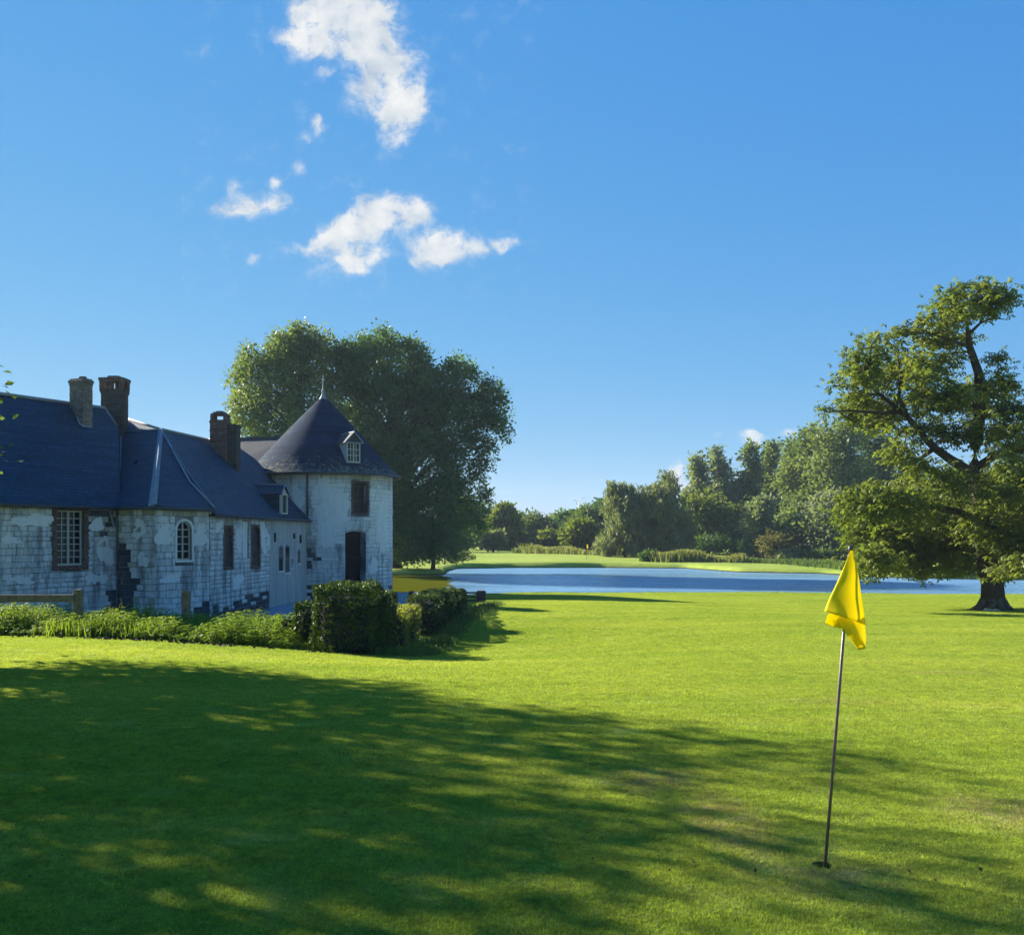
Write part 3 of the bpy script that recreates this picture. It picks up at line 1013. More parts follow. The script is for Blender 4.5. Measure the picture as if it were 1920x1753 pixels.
# arched window
mb = MB(); arch_head(mb, f2, [arA[0], arA[1], arA[2], arA[3]], .30, -.33, -.018)
mb.build('arch_head', 'limestone', house)
mb = MB()
c_ = (arA[0] + arA[1]) / 2; hw = (arA[1] - arA[0]) / 2
for k in range(12):     # moulded surround
    a0, a1 = math.pi - math.pi * k / 12, math.pi - math.pi * (k + 1) / 12
    q = lambda a, e: (c_ + (hw + e) * math.cos(a), arA[3] - .30 + (.30 + e) * math.sin(a))
    i0, i1, e0, e1 = q(a0, .0), q(a1, .0), q(a0, .08), q(a1, .08)
    mb.hexa([f2.at(*i0, .012), f2.at(*i1, .012), f2.at(*i1, -.10), f2.at(*i0, -.10), f2.at(*e0, .012), f2.at(*e1, .012), f2.at(*e1, -.10), f2.at(*e0, -.10)])
fbox(mb, f2, arA[0] - .07, arA[0], arA[2], arA[3] - .30, -.1, .012); fbox(mb, f2, arA[1], arA[1] + .07, arA[2], arA[3] - .30, -.1, .012)
fbox(mb, f2, arA[0] - .07, arA[1] + .07, arA[2] - .07, arA[2], -.1, .03)
mb.build('window_surround', 'lime_render', house)
window(f2, arA, 2, 5, house, depth=.11, fw=.04, bar=.03, mull=.045, arch=.29)
mb = MB(); fbox(mb, f2, arA[0], arA[1], arA[2], arA[3], -.34, -.26); mb.build('dark_room', 'dark_inside', house)
# slit windows of the long wall
for c, mt in ((c1, 'brick_dark'), (c3, 'brick_dark'), (c2, 'lime_render')):
    mb = MB(); fbox(mb, fC, c[0], c[1], c[2], c[3], -.34, -.10 if mt != 'lime_render' else -.06)
    mb.build('blocked_window', mt, house)
    if mt != 'lime_render':
        mb = MB(); w_ = (c[1] - c[0])
        fbox(mb, fC, c[0] + .02, c[0] + .07, c[2], c[3], -.099, -.04); mb.build('window_post', 'old_wood', house)
        mb = MB(); arch_head(mb, fC, c, .14, -.098, -.012); mb.build('arch_head', 'brick_red', house)
for c in (c4, c5, c7):
    mb = MB(); fbox(mb, fC, c[0], c[1], c[2], c[3], -.34, -.20); mb.build('slit_window', 'dark_inside', house)
    mb = MB(); m_ = (c[0] + c[1]) / 2; fbox(mb, fC, m_ - .03, m_ + .03, c[2], c[3], -.199, -.15); mb.build('window_bar', 'old_wood', house)
    mb = MB(); arch_head(mb, fC, c, .10, -.19, .002); mb.build('arch_head', 'lime_render', house)
    mb = MB(); fbox(mb, fC, c[0] - .05, c[1] + .05, c[2] - .07, c[2] - .002, -.01, .03); mb.build('sill', 'lime_render', house)
mb = MB(); fbox(mb, fC, c6[0], c6[1], c6[2], c6[3], -.34, -.15); mb.build('oval_window', 'dark_inside', house)
mb = MB()
hm = (c6[2] + c6[3]) / 2; r6 = (c6[3] - c6[2]) / 2
arch_head(mb, fC, [c6[0], c6[1], hm, c6[3]], r6 * .98, -.14, .003)
cc = (c6[0] + c6[1]) / 2; hw6 = (c6[1] - c6[0]) / 2
for k in range(10):
    a0, a1 = math.pi + math.pi * k / 10, math.pi + math.pi * (k + 1) / 10
    p0 = (cc + hw6 * math.cos(a0), hm + r6 * .98 * math.sin(a0)); p1 = (cc + hw6 * math.cos(a1), hm + r6 * .98 * math.sin(a1))
    mb.hexa([fC.at(p0[0], c6[2], .003), fC.at(p1[0], c6[2], .003), fC.at(p1[0], c6[2], -.14), fC.at(p0[0], c6[2], -.14),
             fC.at(*p0, .003), fC.at(*p1, .003), fC.at(*p1, -.14), fC.at(*p0, -.14)])
mb.build('oval_surround', 'lime_render', house)
for (u_, v0, v1) in ((515, 999, 1016), (551, 1000, 1010), (563, 1003, 1018)):     # wall anchors
    o = rect(fC, u_ - 1.5, u_ + 1.5, v0, v1)
    mb = MB(); fbox(mb, fC, o[0], o[1], o[2], o[3], .004, .03); mb.build('wall_anchor', 'iron', house)
mb = MB(); q = rect(fA, 208, 212, 957, 990); p_, q_ = fA.at(fA.s_of(203), fA.z_of(203, 955), .05), fA.at(fA.s_of(212), fA.z_of(212, 990), .05)
mb.tube([p_, q_], .03, 6); mb.build('waste_pipe', 'lead', house)

# patches of old lime plaster still clinging to the stones
def plaster(fr, u, v, ru, rv, parent, material='lime_render'):
    pts = []
    n = 34
    ph = [random.uniform(0, 6.28) for _ in range(5)]
    for k in range(n):
        a = 2 * math.pi * k / n
        q = 1 + .20 * math.sin(2 * a + ph[0]) + .14 * math.sin(3 * a + ph[1]) + .10 * math.sin(5 * a + ph[2]) + .07 * math.sin(9 * a + ph[3]) + random.uniform(-.05, .05)
        uu, vv = u + math.cos(a) * ru * q, v + math.sin(a) * rv * q
        s = fr.s_of(uu)
        pts.append((s, EYE + (HY - vv) / F * fr.at(s, 0).y))
    mb = MB()
    f0 = [fr.at(s, z, .014) for s, z in pts]; b0 = [fr.at(s, z, -.02) for s, z in pts]
    if fr.curved:
        c = (sum(p_[0] for p_ in pts) / n, sum(p_[1] for p_ in pts) / n)
        rings = [[(c[0] + (p_[0] - c[0]) * k, c[1] + (p_[1] - c[1]) * k) for p_ in pts] for k in (.25, .5, .75, 1.0)]
        mb.poly([fr.at(*p_, .016) for p_ in rings[0]])
        for r0, r1 in zip(rings[:-1], rings[1:]):
            for i in range(n):
                j = (i + 1) % n
                mb.poly([fr.at(*r0[i], .016), fr.at(*r1[i], .016), fr.at(*r1[j], .016), fr.at(*r0[j], .016)], flip=False)
    else:
        mb.poly(f0, flip=True)
    for i in range(n):
        j = (i + 1) % n
        mb.poly([f0[i], b0[i], b0[j], f0[j]])
    return mb.build('plaster_patch', material, parent)
for (fr, u, v, ru, rv) in ((fA, 62, 976, 34, 13), (fA, 20, 1012, 16, 9), (fA, 196, 1034, 15, 24), (fA, 182, 1086, 18, 11), (fA, 40, 1088, 22, 7), (fA, 182, 984, 11, 15), (f2, 308, 1004, 14, 22), (f2, 376, 1004, 11, 26), (f2, 320, 1085, 18, 8),
        (f1, 262, 992, 12, 16), (f1, 268, 1050, 9, 14), (fC, 448, 1010, 7, 20), (fC, 496, 1010, 8, 30), (fC, 445, 1090, 10, 14), (fC, 410, 985, 6, 12)):
    plaster(fr, u, v, ru, rv, house)
# ---- roofs
def up(p, z): return Vector((p.x, p.y, z))
OV = .16
nA, n1_, n2_, nC = fA.n, f1.n, f2.n, fC.n
eA0, eA1 = up(PA + nA * OV, ZB - .04), up(P1 + nA * OV + dA * -.02, ZB - .04)
hA = 2.9
ridA = up(PA0 - nA * hA, 0)
# the height of the front ridge from the photograph at the left edge
zr = 6.12
rA0 = up(PA - nA * hA, zr)
plA_n = (eA1 - eA0).cross(rA0 - eA0).normalized()
E = on_plane(196, 766, eA0, plA_n)
# long range: plane from its eaves and ridge
eC0, eC1 = up(P3 + nC * OV - fC.d * .1, ZC - .04), up(P4 + nC * OV, ZC - .04)
hC = 2.95
rC = up(P3 - nC * hC, 5.62)
plC = (eC1 - eC0).cross(rC - eC0).normalized()
rS = on_plane(238, 786, eC0, plC)
# front facet of the bay runs up to the long slope
Qp = on_plane(302, 806, eC0, plC)
Sp = W(238, 786, 37.2)
e1a, e1b = up(P1 + n1_ * OV, ZB - .04), up(P2 + n1_ * OV + n2_ * OV * .5, ZB - .04)
pl1 = (e1b - e1a).cross(Qp - e1a).normalized()
Rp = on_plane(226, 811, e1a, pl1)
e3 = up(P3 + n2_ * OV + nC * .05, ZB - .06)
# ridge runs level: find its end
rC0 = rC + fC.d * ((rS - rC).dot(fC.d))
def ridge_at(u):
    # a point of the ridge line under pixel column u
    r_ = ray(u, 0); a_ = rC; d_ = fC.d
    det = d_.x * -r_.y + r_.x * d_.y
    s = (-a_.x * -r_.y + -r_.x * a_.y) / det
    return a_ + d_ * s
rE = ridge_at(447)
x478 = on_plane(478, 862, eC0, plC); x500 = on_plane(503, 889, eC0, plC)
Qc = Qp
RA = on_plane(221, 806, eA0, plA_n)
mb = MB(); mb.slab([eA0, eA1, RA, E, rA0], .07)
roofA = mb.build('front_roof', 'slate', house)
mb = MB(); mb.slab([e1a, e1b, Qp, Rp], .06); roof1 = mb.build('bay_roof', 'slate', house)
# dark facet, bell-cast towards the eaves: two strips
mid_l = e1b.lerp(Qp, .30); mid_r = e3.lerp(Qp, .36) + Vector((-.10, -.06, -.16))
mb = MB(); mb.slab([e1b, e3, mid_r], .05); mb.slab([e1b, mid_r, Qp], .05)
roof2 = mb.build('bay_roof', 'slate', house)
# filler hip between the dark facet and the long slope
sC = eC0 + (e3 - eC0) * 0
hipc = on_plane(405, 956, eC0, plC); hipm = on_plane(345, 876, eC0, plC); hipq = on_plane(311, 814, eC0, plC)
mb = MB(); mb.slab([e3, eC0, hipc, hipm, mid_r], .05) ; mb.slab([mid_r, hipm, hipq, Qp], .05)
mb.build('hip_strip', 'slate', house)
mb = MB(); mb.slab([eC0, eC1, x500, x478, rE, Qp, hipq, hipm, hipc], .07)
roofC = mb.build('long_roof', 'slate', house)
# rear slopes and the gable between the two ridges
mb = MB()
mb.slab([rA0, E, E - nA * 2.9 + Vector((0, 0, ZB - zr)), rA0 - nA * 2.9 + Vector((0, 0, ZB - zr))], .07)
mb.slab([Qp, rE, rE - nC * 2.9 + Vector((0, 0, ZC - 5.62)), Qp - nC * 2.9 + Vector((0, 0, ZC - 5.62))], .07)
mb.slab([Rp, Qp, Sp], .06)
mb.slab([Qp, Sp, Sp + Vector((-.6, 3, -2.6)), Qp + Vector((-.6, 3, -2.6))], .06)
mb.build('rear_roof', 'slate', house)
mb = MB(); mb.poly([E, Rp, Sp]); mb.poly([up(E - nA * 2.9, ZB), up(Rp, ZB), Rp, E]); mb.poly([eA1, Rp, RA]); mb.poly([RA, Rp, E]); mb.build('gable', 'slate', house)
# cross roof by the tower
D0, D1 = W(352, 820, 52.5), W(545, 820, 50.8)
D0.z = D1.z = 6.85
D2, D3 = W(560, 886, 45.5), W(468, 872, 46.5)
D2 = Vector((D1.x + .6, D1.y - 3.2, 3.9)); D3 = Vector((D0.x, D0.y - 3.4, 3.9))
mb = MB(); mb.slab([D3, D2, D1, D0], .07)
mb.slab([D0, D1, D1 + Vector((0, 3.2, -3)), D0 + Vector((0, 3.2, -3))], .07)
mb.build('cross_roof', 'slate_old', house)
mb = MB(); mb.hexa([(D3.x, D3.y + .3, ZG), (D2.x, D2.y + .3, ZG), (D2.x, D2.y + 5.6, ZG), (D3.x, D3.y + 5.6, ZG), (D3.x, D3.y + .3, 3.85), (D2.x, D2.y + .3, 3.85), (D2.x, D2.y + 5.6, 3.85), (D3.x, D3.y + 5.6, 3.85)])
mb.build('cross_wall', 'lime_render', house)
# lead rolls, hips, flashings, ridges
def roll(pts, r_, material='lead', name='lead_flashing', parent=house, seg=6):
    mb = MB(); mb.tube([Vector(p) + Vector((0, 0, .02)) for p in pts], r_, seg); return mb.build(name, material, parent, smooth=True)
roll([rA0, E], .06, 'lead', 'ridge_cap')
roll([E, Rp], .05); roll([Rp, eA1], .045)
def flat_strip(p, q, w0, w1, n_, material='lead', name='hip_lead'):
    p, q = Vector(p), Vector(q); d_ = (q - p).normalized(); s_ = d_.cross(n_).normalized()
    mb = MB(); mb.slab([p - s_ * w0 / 2 + n_ * .03, p + s_ * w0 / 2 + n_ * .03, q + s_ * w1 / 2 + n_ * .03, q - s_ * w1 / 2 + n_ * .03], .028)
    return mb.build(name, material, house)
flat_strip(Qp, e1b, .16, .27, pl1 if pl1.z > 0 else -pl1)
roll([Qp, e1b], .05, 'lead', 'hip_lead')
roll([Rp, Qp], .03)
flat_strip(Qp, mid_r, .10, .16, plC if plC.z > 0 else -plC)
roll([Qp, mid_r, e3], .035, 'lead', 'hip_lead')
roll([hipq, hipm, hipc, eC0], .016, 'lead', 'ladder_rail')
roll([Sp, Qp], .045, 'lead', 'ridge_cap')
roll([Qp, ridge_at(395)], .055, 'lead', 'ridge_cap')
roll([ridge_at(395), rE], .05, 'lead', 'ridge_cap')
roll([rE, x478, x500], .035)
roll([D0, D1], .05, 'zinc_dark', 'ridge_cap')
# eaves: dark board and gutter
def gutter(a, b, r_=.055, parent=house):
    mb = MB(); mb.tube([a, b], r_, 8); return mb.build('gutter', 'zinc_dark', parent, smooth=True)
gutter(eA0 + nA * .05 - Vector((0, 0, .07)), eA1 + nA * .02 - Vector((0, 0, .07)))
gutter(e1a + n1_ * .03 - Vector((0, 0, .07)), e1b + n1_ * .04 - Vector((0, 0, .07)))
gutter(e1b + n1_ * .04 - Vector((0, 0, .075)), e3 + n2_ * .04 - Vector((0, 0, .07)))
gutter(eC0 + nC * .05 - Vector((0, 0, .07)), eC1 + nC * .05 - Vector((0, 0, .07)))
for fr, z in ((fA, ZB), (f1, ZB), (f2, ZB), (fC, ZC)):
    mb = MB(); fbox(mb, fr, 0 if fr is not f1 else .05, fr.L - (.03 if fr is f1 else 0), z - .14, z - .055, -.30, .075); mb.build('eaves_board', 'dark_wood', house)
# roof window on the long slope, seen from its side
nCl = plC if plC.z > 0 else -plC
dp = on_plane(531, 964, eC0, plC)
def dormer():
    fwd = fC.n; alo = fC.d
    zt = W(531, 925, dp.y).z
    zb = dp.z
    base = up(dp, 0)
    hw = .42
    slope = (rC.z - ZC) / (hC + OV)
    back = (zt - zb) / slope
    mb = MB()       # two cheeks
    for sgn in (-1, 1):
        a = base + alo * hw * sgn
        mb.poly([up(a, zb), up(a, zt), up(a - fwd * back, zt)], flip=sgn < 0)
        b_ = base + alo * (hw - .05) * sgn
        mb.poly([up(b_, zb), up(b_, zt), up(b_ - fwd * back, zt)], flip=sgn > 0)
    mb.build('dormer_cheek', 'slate', house)
    # gabled slate top
    pk = zt + .34
    f0, f1q = base + fwd * .10, base - fwd * (back + .4)
    mb = MB()
    bk = (pk - zt) / slope
    for sgn in (-1, 1):
        mb.slab([up(f0 + alo * (hw + .08) * sgn, zt - .04), up(f0, pk), up(base - fwd * (back + bk), pk), up(base - fwd * back + alo * (hw + .08) * sgn, zt - .04)], .04)
    o = mb.build('dormer_roof', 'slate', house)
    roll([up(f0, pk), up(base - fwd * (back + bk), pk)], .03)
    roll([up(f0 + alo * -(hw + .08), zt - .02), up(f0, pk), up(f0 + alo * (hw + .08), zt - .02)], .03)
    mb = MB()
    for sgn in (-1, 1):
        mb.box(tuple(up(base + alo * (hw - .04) * sgn + fwd * .02, (zt + zb) / 2)), (.10, .09, zt - zb), fC.rot(0) )
    mb.box(tuple(up(base + fwd * .02, zb + .03)), (2 * hw, .1, .07), fC.rot(0))
    mb.box(tuple(up(base + fwd * .02, zt - .04)), (2 * hw, .1, .08), fC.rot(0))
    mb.poly([up(base + alo * -hw + fwd * .03, zt), up(base + alo * hw + fwd * .03, zt), up(base + fwd * .03, pk - .03)])
    mb.build('dormer_frame', 'painted_wood', house)
    mb = MB(); mb.poly([up(base - alo * hw, zb), up(base + alo * hw, zb), up(base + alo * hw, zt), up(base - alo * hw, zt)])
    mb.build('pane', 'glass', house)
dormer()
# a missing slate
ms = on_plane(255, 867, e1a, pl1)
n1u = pl1 if pl1.z > 0 else -pl1
s_ = f1.d; u__ = n1u.cross(s_)
mb = MB(); mb.slab([ms + s_ * -.09 + n1u * .012 + u__ * .08, ms + s_ * .05 + n1u * .012 + u__ * .08, ms + s_ * .09 + n1u * .012 - u__ * .08, ms + s_ * -.05 + n1u * .012 - u__ * .08], .01)
mb.build('slipped_slate', 'dark_inside', house)

# ---- chimneys
def stack(name, c, sx_, sy_, z0, z1, rot, material, parent, bands=(), pots=None, label=None):
    mb = MB()
    mb.box((c[0], c[1], (z0 + z1) / 2), (sx_, sy_, z1 - z0), rot)
    for (bz_, bh, ex) in bands:
        mb.box((c[0], c[1], bz_), (sx_ + ex, sy_ + ex, bh), rot)
    o = mb.build(name, material, parent, bevel=.012)
    if label: o['label'] = label
    return o
rotA = fA.rot(0)
# by the ridge, far left
c = on_plane(152, 782, eA0, plA_n)
zt = W(151, 711, c.y).z
stack('chimney', (c.x, c.y), .42, .62, c.z - 1.6, zt, rotA, 'brick_pale', house, [(zt - .10, .09, .07), (zt - .19, .06, .035), (zt - .52, .035, .03)], label='pale brick chimney with a broken rim')
mb = MB()
for k in range(5):
    mb.box((c.x + random.uniform(-.2, .2), c.y + random.uniform(-.25, .25), zt + .02), (random.uniform(.08, .2), random.uniform(.08, .2), random.uniform(.04, .09)), rotA)
tag(mb.build('loose_brick', 'brick_red', house), kind='stuff')
fl = on_plane(161, 799, eA0, plA_n)
flat_strip(fl + fA.d * -.2, fl + fA.d * .2, .13, .13, (plA_n if plA_n.z > 0 else -plA_n), name='lead_flashing')
roll([on_plane(134, 755, eA0, plA_n), on_plane(150, 797, eA0, plA_n)], .03)
# large stack with an arcaded cap
c = W(215, 785, 36.0)
zt = W(215, 705, c.y).z
zk = zt - .52
stack('chimney', (c.x, c.y), .80, .62, c.z - 1.9, zk, .12, 'brick_dark', house, [(zk - .05, .11, .08), (zk - .13, .06, .04), (zk - .52, .035, .03)], label='broad dark brick chimney with an open arcaded cap')
mb = MB()
for kx in (-.36, 0, .36):
    for ky in (-.25, .25):
        mb.box((c.x + kx, c.y + ky, zk + .15), (.16 if kx else .13, .13, .30), .0)
mb.box((c.x, c.y, zk + .36), (.92, .70, .12), .0)
mb.box((c.x + .02, c.y, zk + .46), (.42, .4, .08), .0)
mb.build('chimney_cap', 'brick_red', house, bevel=.01)
# double stack on the long ridge
c = on_plane(413, 851, eC0, plC)
zt = W(413, 783, c.y).z
stack('chimney', (c.x, c.y), .66, .62, c.z - 1.6, zt - .12, .0, 'brick_red', house, [(zt - 1.0, .05, .04), (zt - .55, .05, .04), (zt - .20, .08, .05)], label='red brick stack with a rounded crown')
mb = MB()
for kx in (-.26, .26):
    mb.box((c.x + kx, c.y - .2, zt - .02), (.12, .2, .2), 0); mb.box((c.x + kx, c.y + .2, zt - .02), (.12, .2, .2), 0)
mb.box((c.x, c.y, zt + .11), (.62, .6, .06), 0)
mb.box((c.x, c.y, zt + .17), (.46, .46, .07), 0); mb.box((c.x, c.y, zt + .22), (.26, .30, .06), 0)
mb.build('chimney_crown', 'brick_red', house, bevel=.012)
c2_ = on_plane(436, 872, eC0, plC)
zt2 = W(436, 797, c2_.y).z
stack('chimney', (c2_.x + .02, c2_.y), .44, .62, c2_.z - 2.0, zt2, .0, 'brick_dark', house, [(zt2 - .08, .08, .05)], label='dark sooty brick stack beside the red one')
roll([on_plane(397, 836, eC0, plC), on_plane(443, 882, eC0, plC)], .05)

# ------------------------------------------------------------------ the round tower
TC = (-9.0, 47.0); TR = 3.28
tower = thing('round_tower', (TC[0], TC[1], -1.4), 'round whitewashed stone tower with a conical slate roof', 'tower')
fT = Round(TC, TR, R(-265))
ZT = EYE + (HY - 886) / F * (TC[1] - 2.0)
td = rect(fT, 648, 686, 996, 1096); tw = rect(fT, 664, 688, 905, 961)
wallT = backing('tower_wall', fT, 0, fT.L, ZG, ZT - .02, [td, tw], tower, thick=.5)
def zoneT(u, v):
    e = blot(u, v, 2.0)
    if 574 < u + e < 592 and 1030 < v + e < 1062: return 'flint'
    if 655 < u < 697 and v < 903: return 'mossy_stone'
    if v < 893 and random.random() < .5: return 'mossy_stone'
    if v > 1098: return 'flint' if random.random() < .6 else 'limestone'
    if (u > 592 and 905 < v < 1020 and u < 650) or (u > 690 and 920 < v < 1030): return 'lime_render'
    return 'limestone'
s_a, s_b = fT.s_of(500), fT.s_of(738)
tdo = [td[0] - .02, td[1] + .02, td[2] - .02, td[3] + .14]; two = [tw[0] - .14, tw[1] + .16, tw[2] - .1, tw[3] + .08]
lay_stones('tower', wallT, fT, 0, fT.L, -1.3, ZT - .03, [tdo, two], (.15, .21), (.3, .55), zoneT, gap=.010, ntop=.006)
place_stones('tower', tower)
tag(dress(fT, tw, 'brick_dark', tower, ws=.12, top=.07, bot=.08, rag=.08, face=-.002), kind='stuff')
for (u, v, ru, rv) in ((622, 960, 26, 50), (716, 985, 13, 42), (604, 915, 14, 22), (700, 1062, 9, 14), (560, 935, 12, 20), (612, 1012, 20, 11)):
    plaster(fT, u, v, ru, rv, tower)
# tower window: dark, with ragged old shutters
mb = MB(); fbox(mb, fT, tw[0], tw[1], tw[2], tw[3], -.48, -.30); mb.build('dark_room', 'dark_inside', tower)
mb = MB(); arch_head(mb, fT, tw, .10, -.29, -.004); mb.build('arch_head', 'brick_dark', tower)
mb = MB()
for k in range(3):
    a = tw[0] + (tw[1] - tw[0]) * k / 2
    fbox(mb, fT, min(max(a - .02, tw[0]), tw[1] - .04), min(max(a + .02, tw[0] + .04), tw[1]), tw[2], tw[3], -.26, -.22)
for k in range(4):
    z = tw[2] + (tw[3] - tw[2]) * (k + .5) / 4
    fbox(mb, fT, tw[0], tw[1], z - .016, z + .016, -.25, -.225)
mb.build('window_grille', 'brick_dark', tower)
for k in range(2):
    for j in range(4):
        a = tw[0] + (tw[1] - tw[0]) * k / 2; b = a + (tw[1] - tw[0]) / 2
        z0 = tw[2] + (tw[3] - tw[2]) * j / 4; z1 = z0 + (tw[3] - tw[2]) / 4
        mb = MB(); mb.poly([fT.at(a, z0, -.27), fT.at(b, z0, -.27 + random.uniform(-.02, .02)), fT.at(b, z1, -.27), fT.at(a, z1, -.27 + random.uniform(-.02, .02))]); mb.build('pane', 'glass', tower)
# doorway with an iron gate
mb = MB(); fbox(mb, fT, td[0], td[1], td[2], td[3], -.49, -.44); mb.build('dark_room', 'dark_inside', tower)
mb = MB(); arch_head(mb, fT, td, .09, -.43, -.01); mb.build('arch_head', 'limestone', tower)
mb = MB()
for k in range(9):
    a = td[0] + (td[1] - td[0]) * k / 9; b = td[0] + (td[1] - td[0]) * (k + 1) / 9
    zc_ = td[3] + .02 + .05 * math.sin(math.pi * (k + .5) / 9)
    fbox(mb, fT, a + .004, b - .004, zc_, zc_ + .12, -.10, .012)
tag(mb.build('arch_stone', 'limestone', tower), kind='stuff')
gate = MB()
fbox(gate, fT, td[0], td[1], td[2] + .1, td[2] + .16, -.40, -.37); fbox(gate, fT, td[0], td[1], td[3] - .2, td[3] - .15, -.40, -.37); fbox(gate, fT, td[0], td[1], (td[2] + td[3]) / 2, (td[2] + td[3]) / 2 + .05, -.40, -.37)
go_ = gate.build('iron_gate', 'iron', tower)
for k in range(9):
    a = td[0] + (td[1] - td[0]) * (k + .5) / 9
    mb = MB(); mb.tube([fT.at(a, td[2] + .02, -.36), fT.at(a, td[3] - .03, -.36)], .014, 6); mb.build('gate_bar', 'iron', go_)
mb = MB(); fbox(mb, fT, td[0] - .06, td[1] + .06, td[2] - .12, td[2] - .002, -.3, .05); mb.build('door_step', 'limestone', tower)
# conical roof with a slight bell-cast, course by course
AP = EYE + (HY - 742) / F * TC[1]
ER = TR + .20
prof = []
nco = 40
for i in range(nco + 1):
    k = i / nco
    r_ = ER * (1 - k) + .0
    z = ZT - .05 + (AP - ZT + .05) * (k ** .93)
    r_ = ER * (1 - k) ** .97 + .16 * max(0, 1 - k / .16) ** 2
    prof.append((max(r_, .03), z))
me = bpy.data.meshes.new('cone_roof')
seg = 72
vs, fs, uvs = [], [], []
for i in range(nco):
    (r0, z0), (r1, z1) = prof[i], prof[i + 1]
    ln = math.hypot(r0 - r1, z1 - z0)
    lift = .014
    for k in range(seg):
        a0, a1 = 2 * math.pi * k / seg, 2 * math.pi * (k + 1) / seg
        b = len(vs)
        for (a, r_, z) in ((a0, r0 + lift, z0 + lift * .6 - .02), (a1, r0 + lift, z0 + lift * .6 - .02), (a1, r1, z1), (a0, r1, z1)):
            j = random.uniform(-.004, .004)
            vs.append((TC[0] + (r_ + j) * math.cos(a) - tower.location.x, TC[1] + (r_ + j) * math.sin(a) - tower.location.y, z - tower.location.z))
        fs.append((b, b + 1, b + 2, b + 3))
        uvs += [(a0 * r0, i * .115), (a1 * r0, i * .115), (a1 * r0, (i + 1) * .115), (a0 * r0, (i + 1) * .115)]
me.from_pydata(vs, [], fs)
me.update()
me.uv_layers.new(name='UVMap').data.foreach_set('uv', [q for p_ in uvs for q in p_])
cone = link('cone_roof', me, 'slate_cone', tower)
mb = MB(); mb.lathe(TC, [(0.02, ZT - .02), (ER + .10, ZT - .065), (ER + .13, ZT - .10), (TR - .05, ZT - .12)], 72); mb.build('soffit', 'dark_wood', tower)
mb = MB(); ring = [(TC[0] + (ER + .19) * math.cos(2 * math.pi * k / 64), TC[1] + (ER + .19) * math.sin(2 * math.pi * k / 64), ZT - .10) for k in range(65)]
mb.tube(ring, .05, 8, cap=False); mb.build('gutter', 'zinc_dark', tower, smooth=True)
zf = AP
mb = MB(); mb.lathe(TC, [(.30, zf - .36), (.17, zf - .14), (.09, zf + .0), (.05, zf + .14), (.085, zf + .22), (.05, zf + .30), (.028, zf + .40), (.05, zf + .46), (.02, zf + .52), (.012, zf + 1.0), (.001, zf + 1.02)], 16)
mb.build('finial', 'lead', tower, smooth=True)
roll([W(541, 822, 49.3), W(521, 884, 45.6)], .045, parent=tower)
# downpipe
sp_ = fT.s_of(577)
mb = MB(); mb.tube([fT.at(sp_, ZT - .12, .08), fT.at(sp_, fT.z_of(577, 968), .08)], .045, 8); mb.build('downpipe', 'zinc_dark', tower, smooth=True)
sp2 = fT.s_of(568)
mb = MB(); mb.tube([fT.at(sp2, fT.z_of(568, 972), .1), fT.at(sp2, -1.2, .1)], .04, 8); mb.build('downpipe', 'zinc_dark', tower, smooth=True)
# dormer of the tower
def tower_dormer():
    u0 = 665
    s = fT.s_of(u0)
    th = fT.th0 + s / fT.r
    out = Vector((math.cos(th), math.sin(th), 0)); al = Vector((-math.sin(th), math.cos(th), 0))
    dist = TC[1] - 2.55
    zb, zt_, pk = W(u0, 868, dist).z, W(u0, 829, dist).z, W(u0, 811, dist).z
    slope = (AP - ZT) / ER
    rb = (AP - zb) / slope
    base = Vector((TC[0], TC[1], 0)) + out * (rb + .04)
    hw = .34
    def bk(z): return (z - zb) / slope + .1
    mb = MB()
    for sgn in (-1, 1):
        a = base + al * hw * sgn
        mb.poly([up(a, zb), up(a, zt_), up(a - out * bk(zt_), zt_)], flip=sgn < 0)
    mb.build('dormer_cheek', 'painted_wood', tower)
    mb = MB()
    for sgn in (-1, 1):
        mb.slab([up(base + out * .08 + al * (hw + .12) * sgn, zt_ - .05), up(base + out * .08, pk), up(base - out * bk(pk), pk), up(base - out * bk(zt_) + al * (hw + .12) * sgn, zt_ - .05)], .04)
    mb.build('dormer_roof', 'slate_old', tower)
    mb = MB()
    mb.tube([up(base + out * .10 + al * -(hw + .12), zt_ - .03), up(base + out * .10, pk + .02), up(base + out * .10 + al * (hw + .12), zt_ - .03)], .035, 6)
    mb.tube([up(base + out * .10 + al * -(hw + .12), zt_ - .03), up(base + out * .10 + al * (hw + .12), zt_ - .03)], .03, 6)
    mb.tube([up(base + out * .10, pk), up(base + out * .10, pk + .2)], [.03, .006], 6)
    mb.tube([up(base - out * bk(pk) * .9, pk + .02), up(base + out * .1, pk + .02)], .03, 6)
    mb.tube([up(base - out * bk(zt_) + al * -(hw + .14), zt_ - .02), up(base - out * bk(pk), pk)], .035, 6)
    mb.build('dormer_trim', 'lead', tower)
    fr = Flat((base + al * -hw)[:2], (base + al * hw)[:2])
    mb = MB(); mb.poly([up(base + al * -hw + out * .03, zt_), up(base + al * hw + out * .03, zt_), up(base + out * .03, pk - .05)]); mb.build('dormer_gable', 'slate_old', tower)
    window(fr, [0, fr.L, zb, zt_], 4, 3, tower, depth=-.02, fw=.06, bar=.032, mull=.06, name='dormer_window')
tower_dormer()

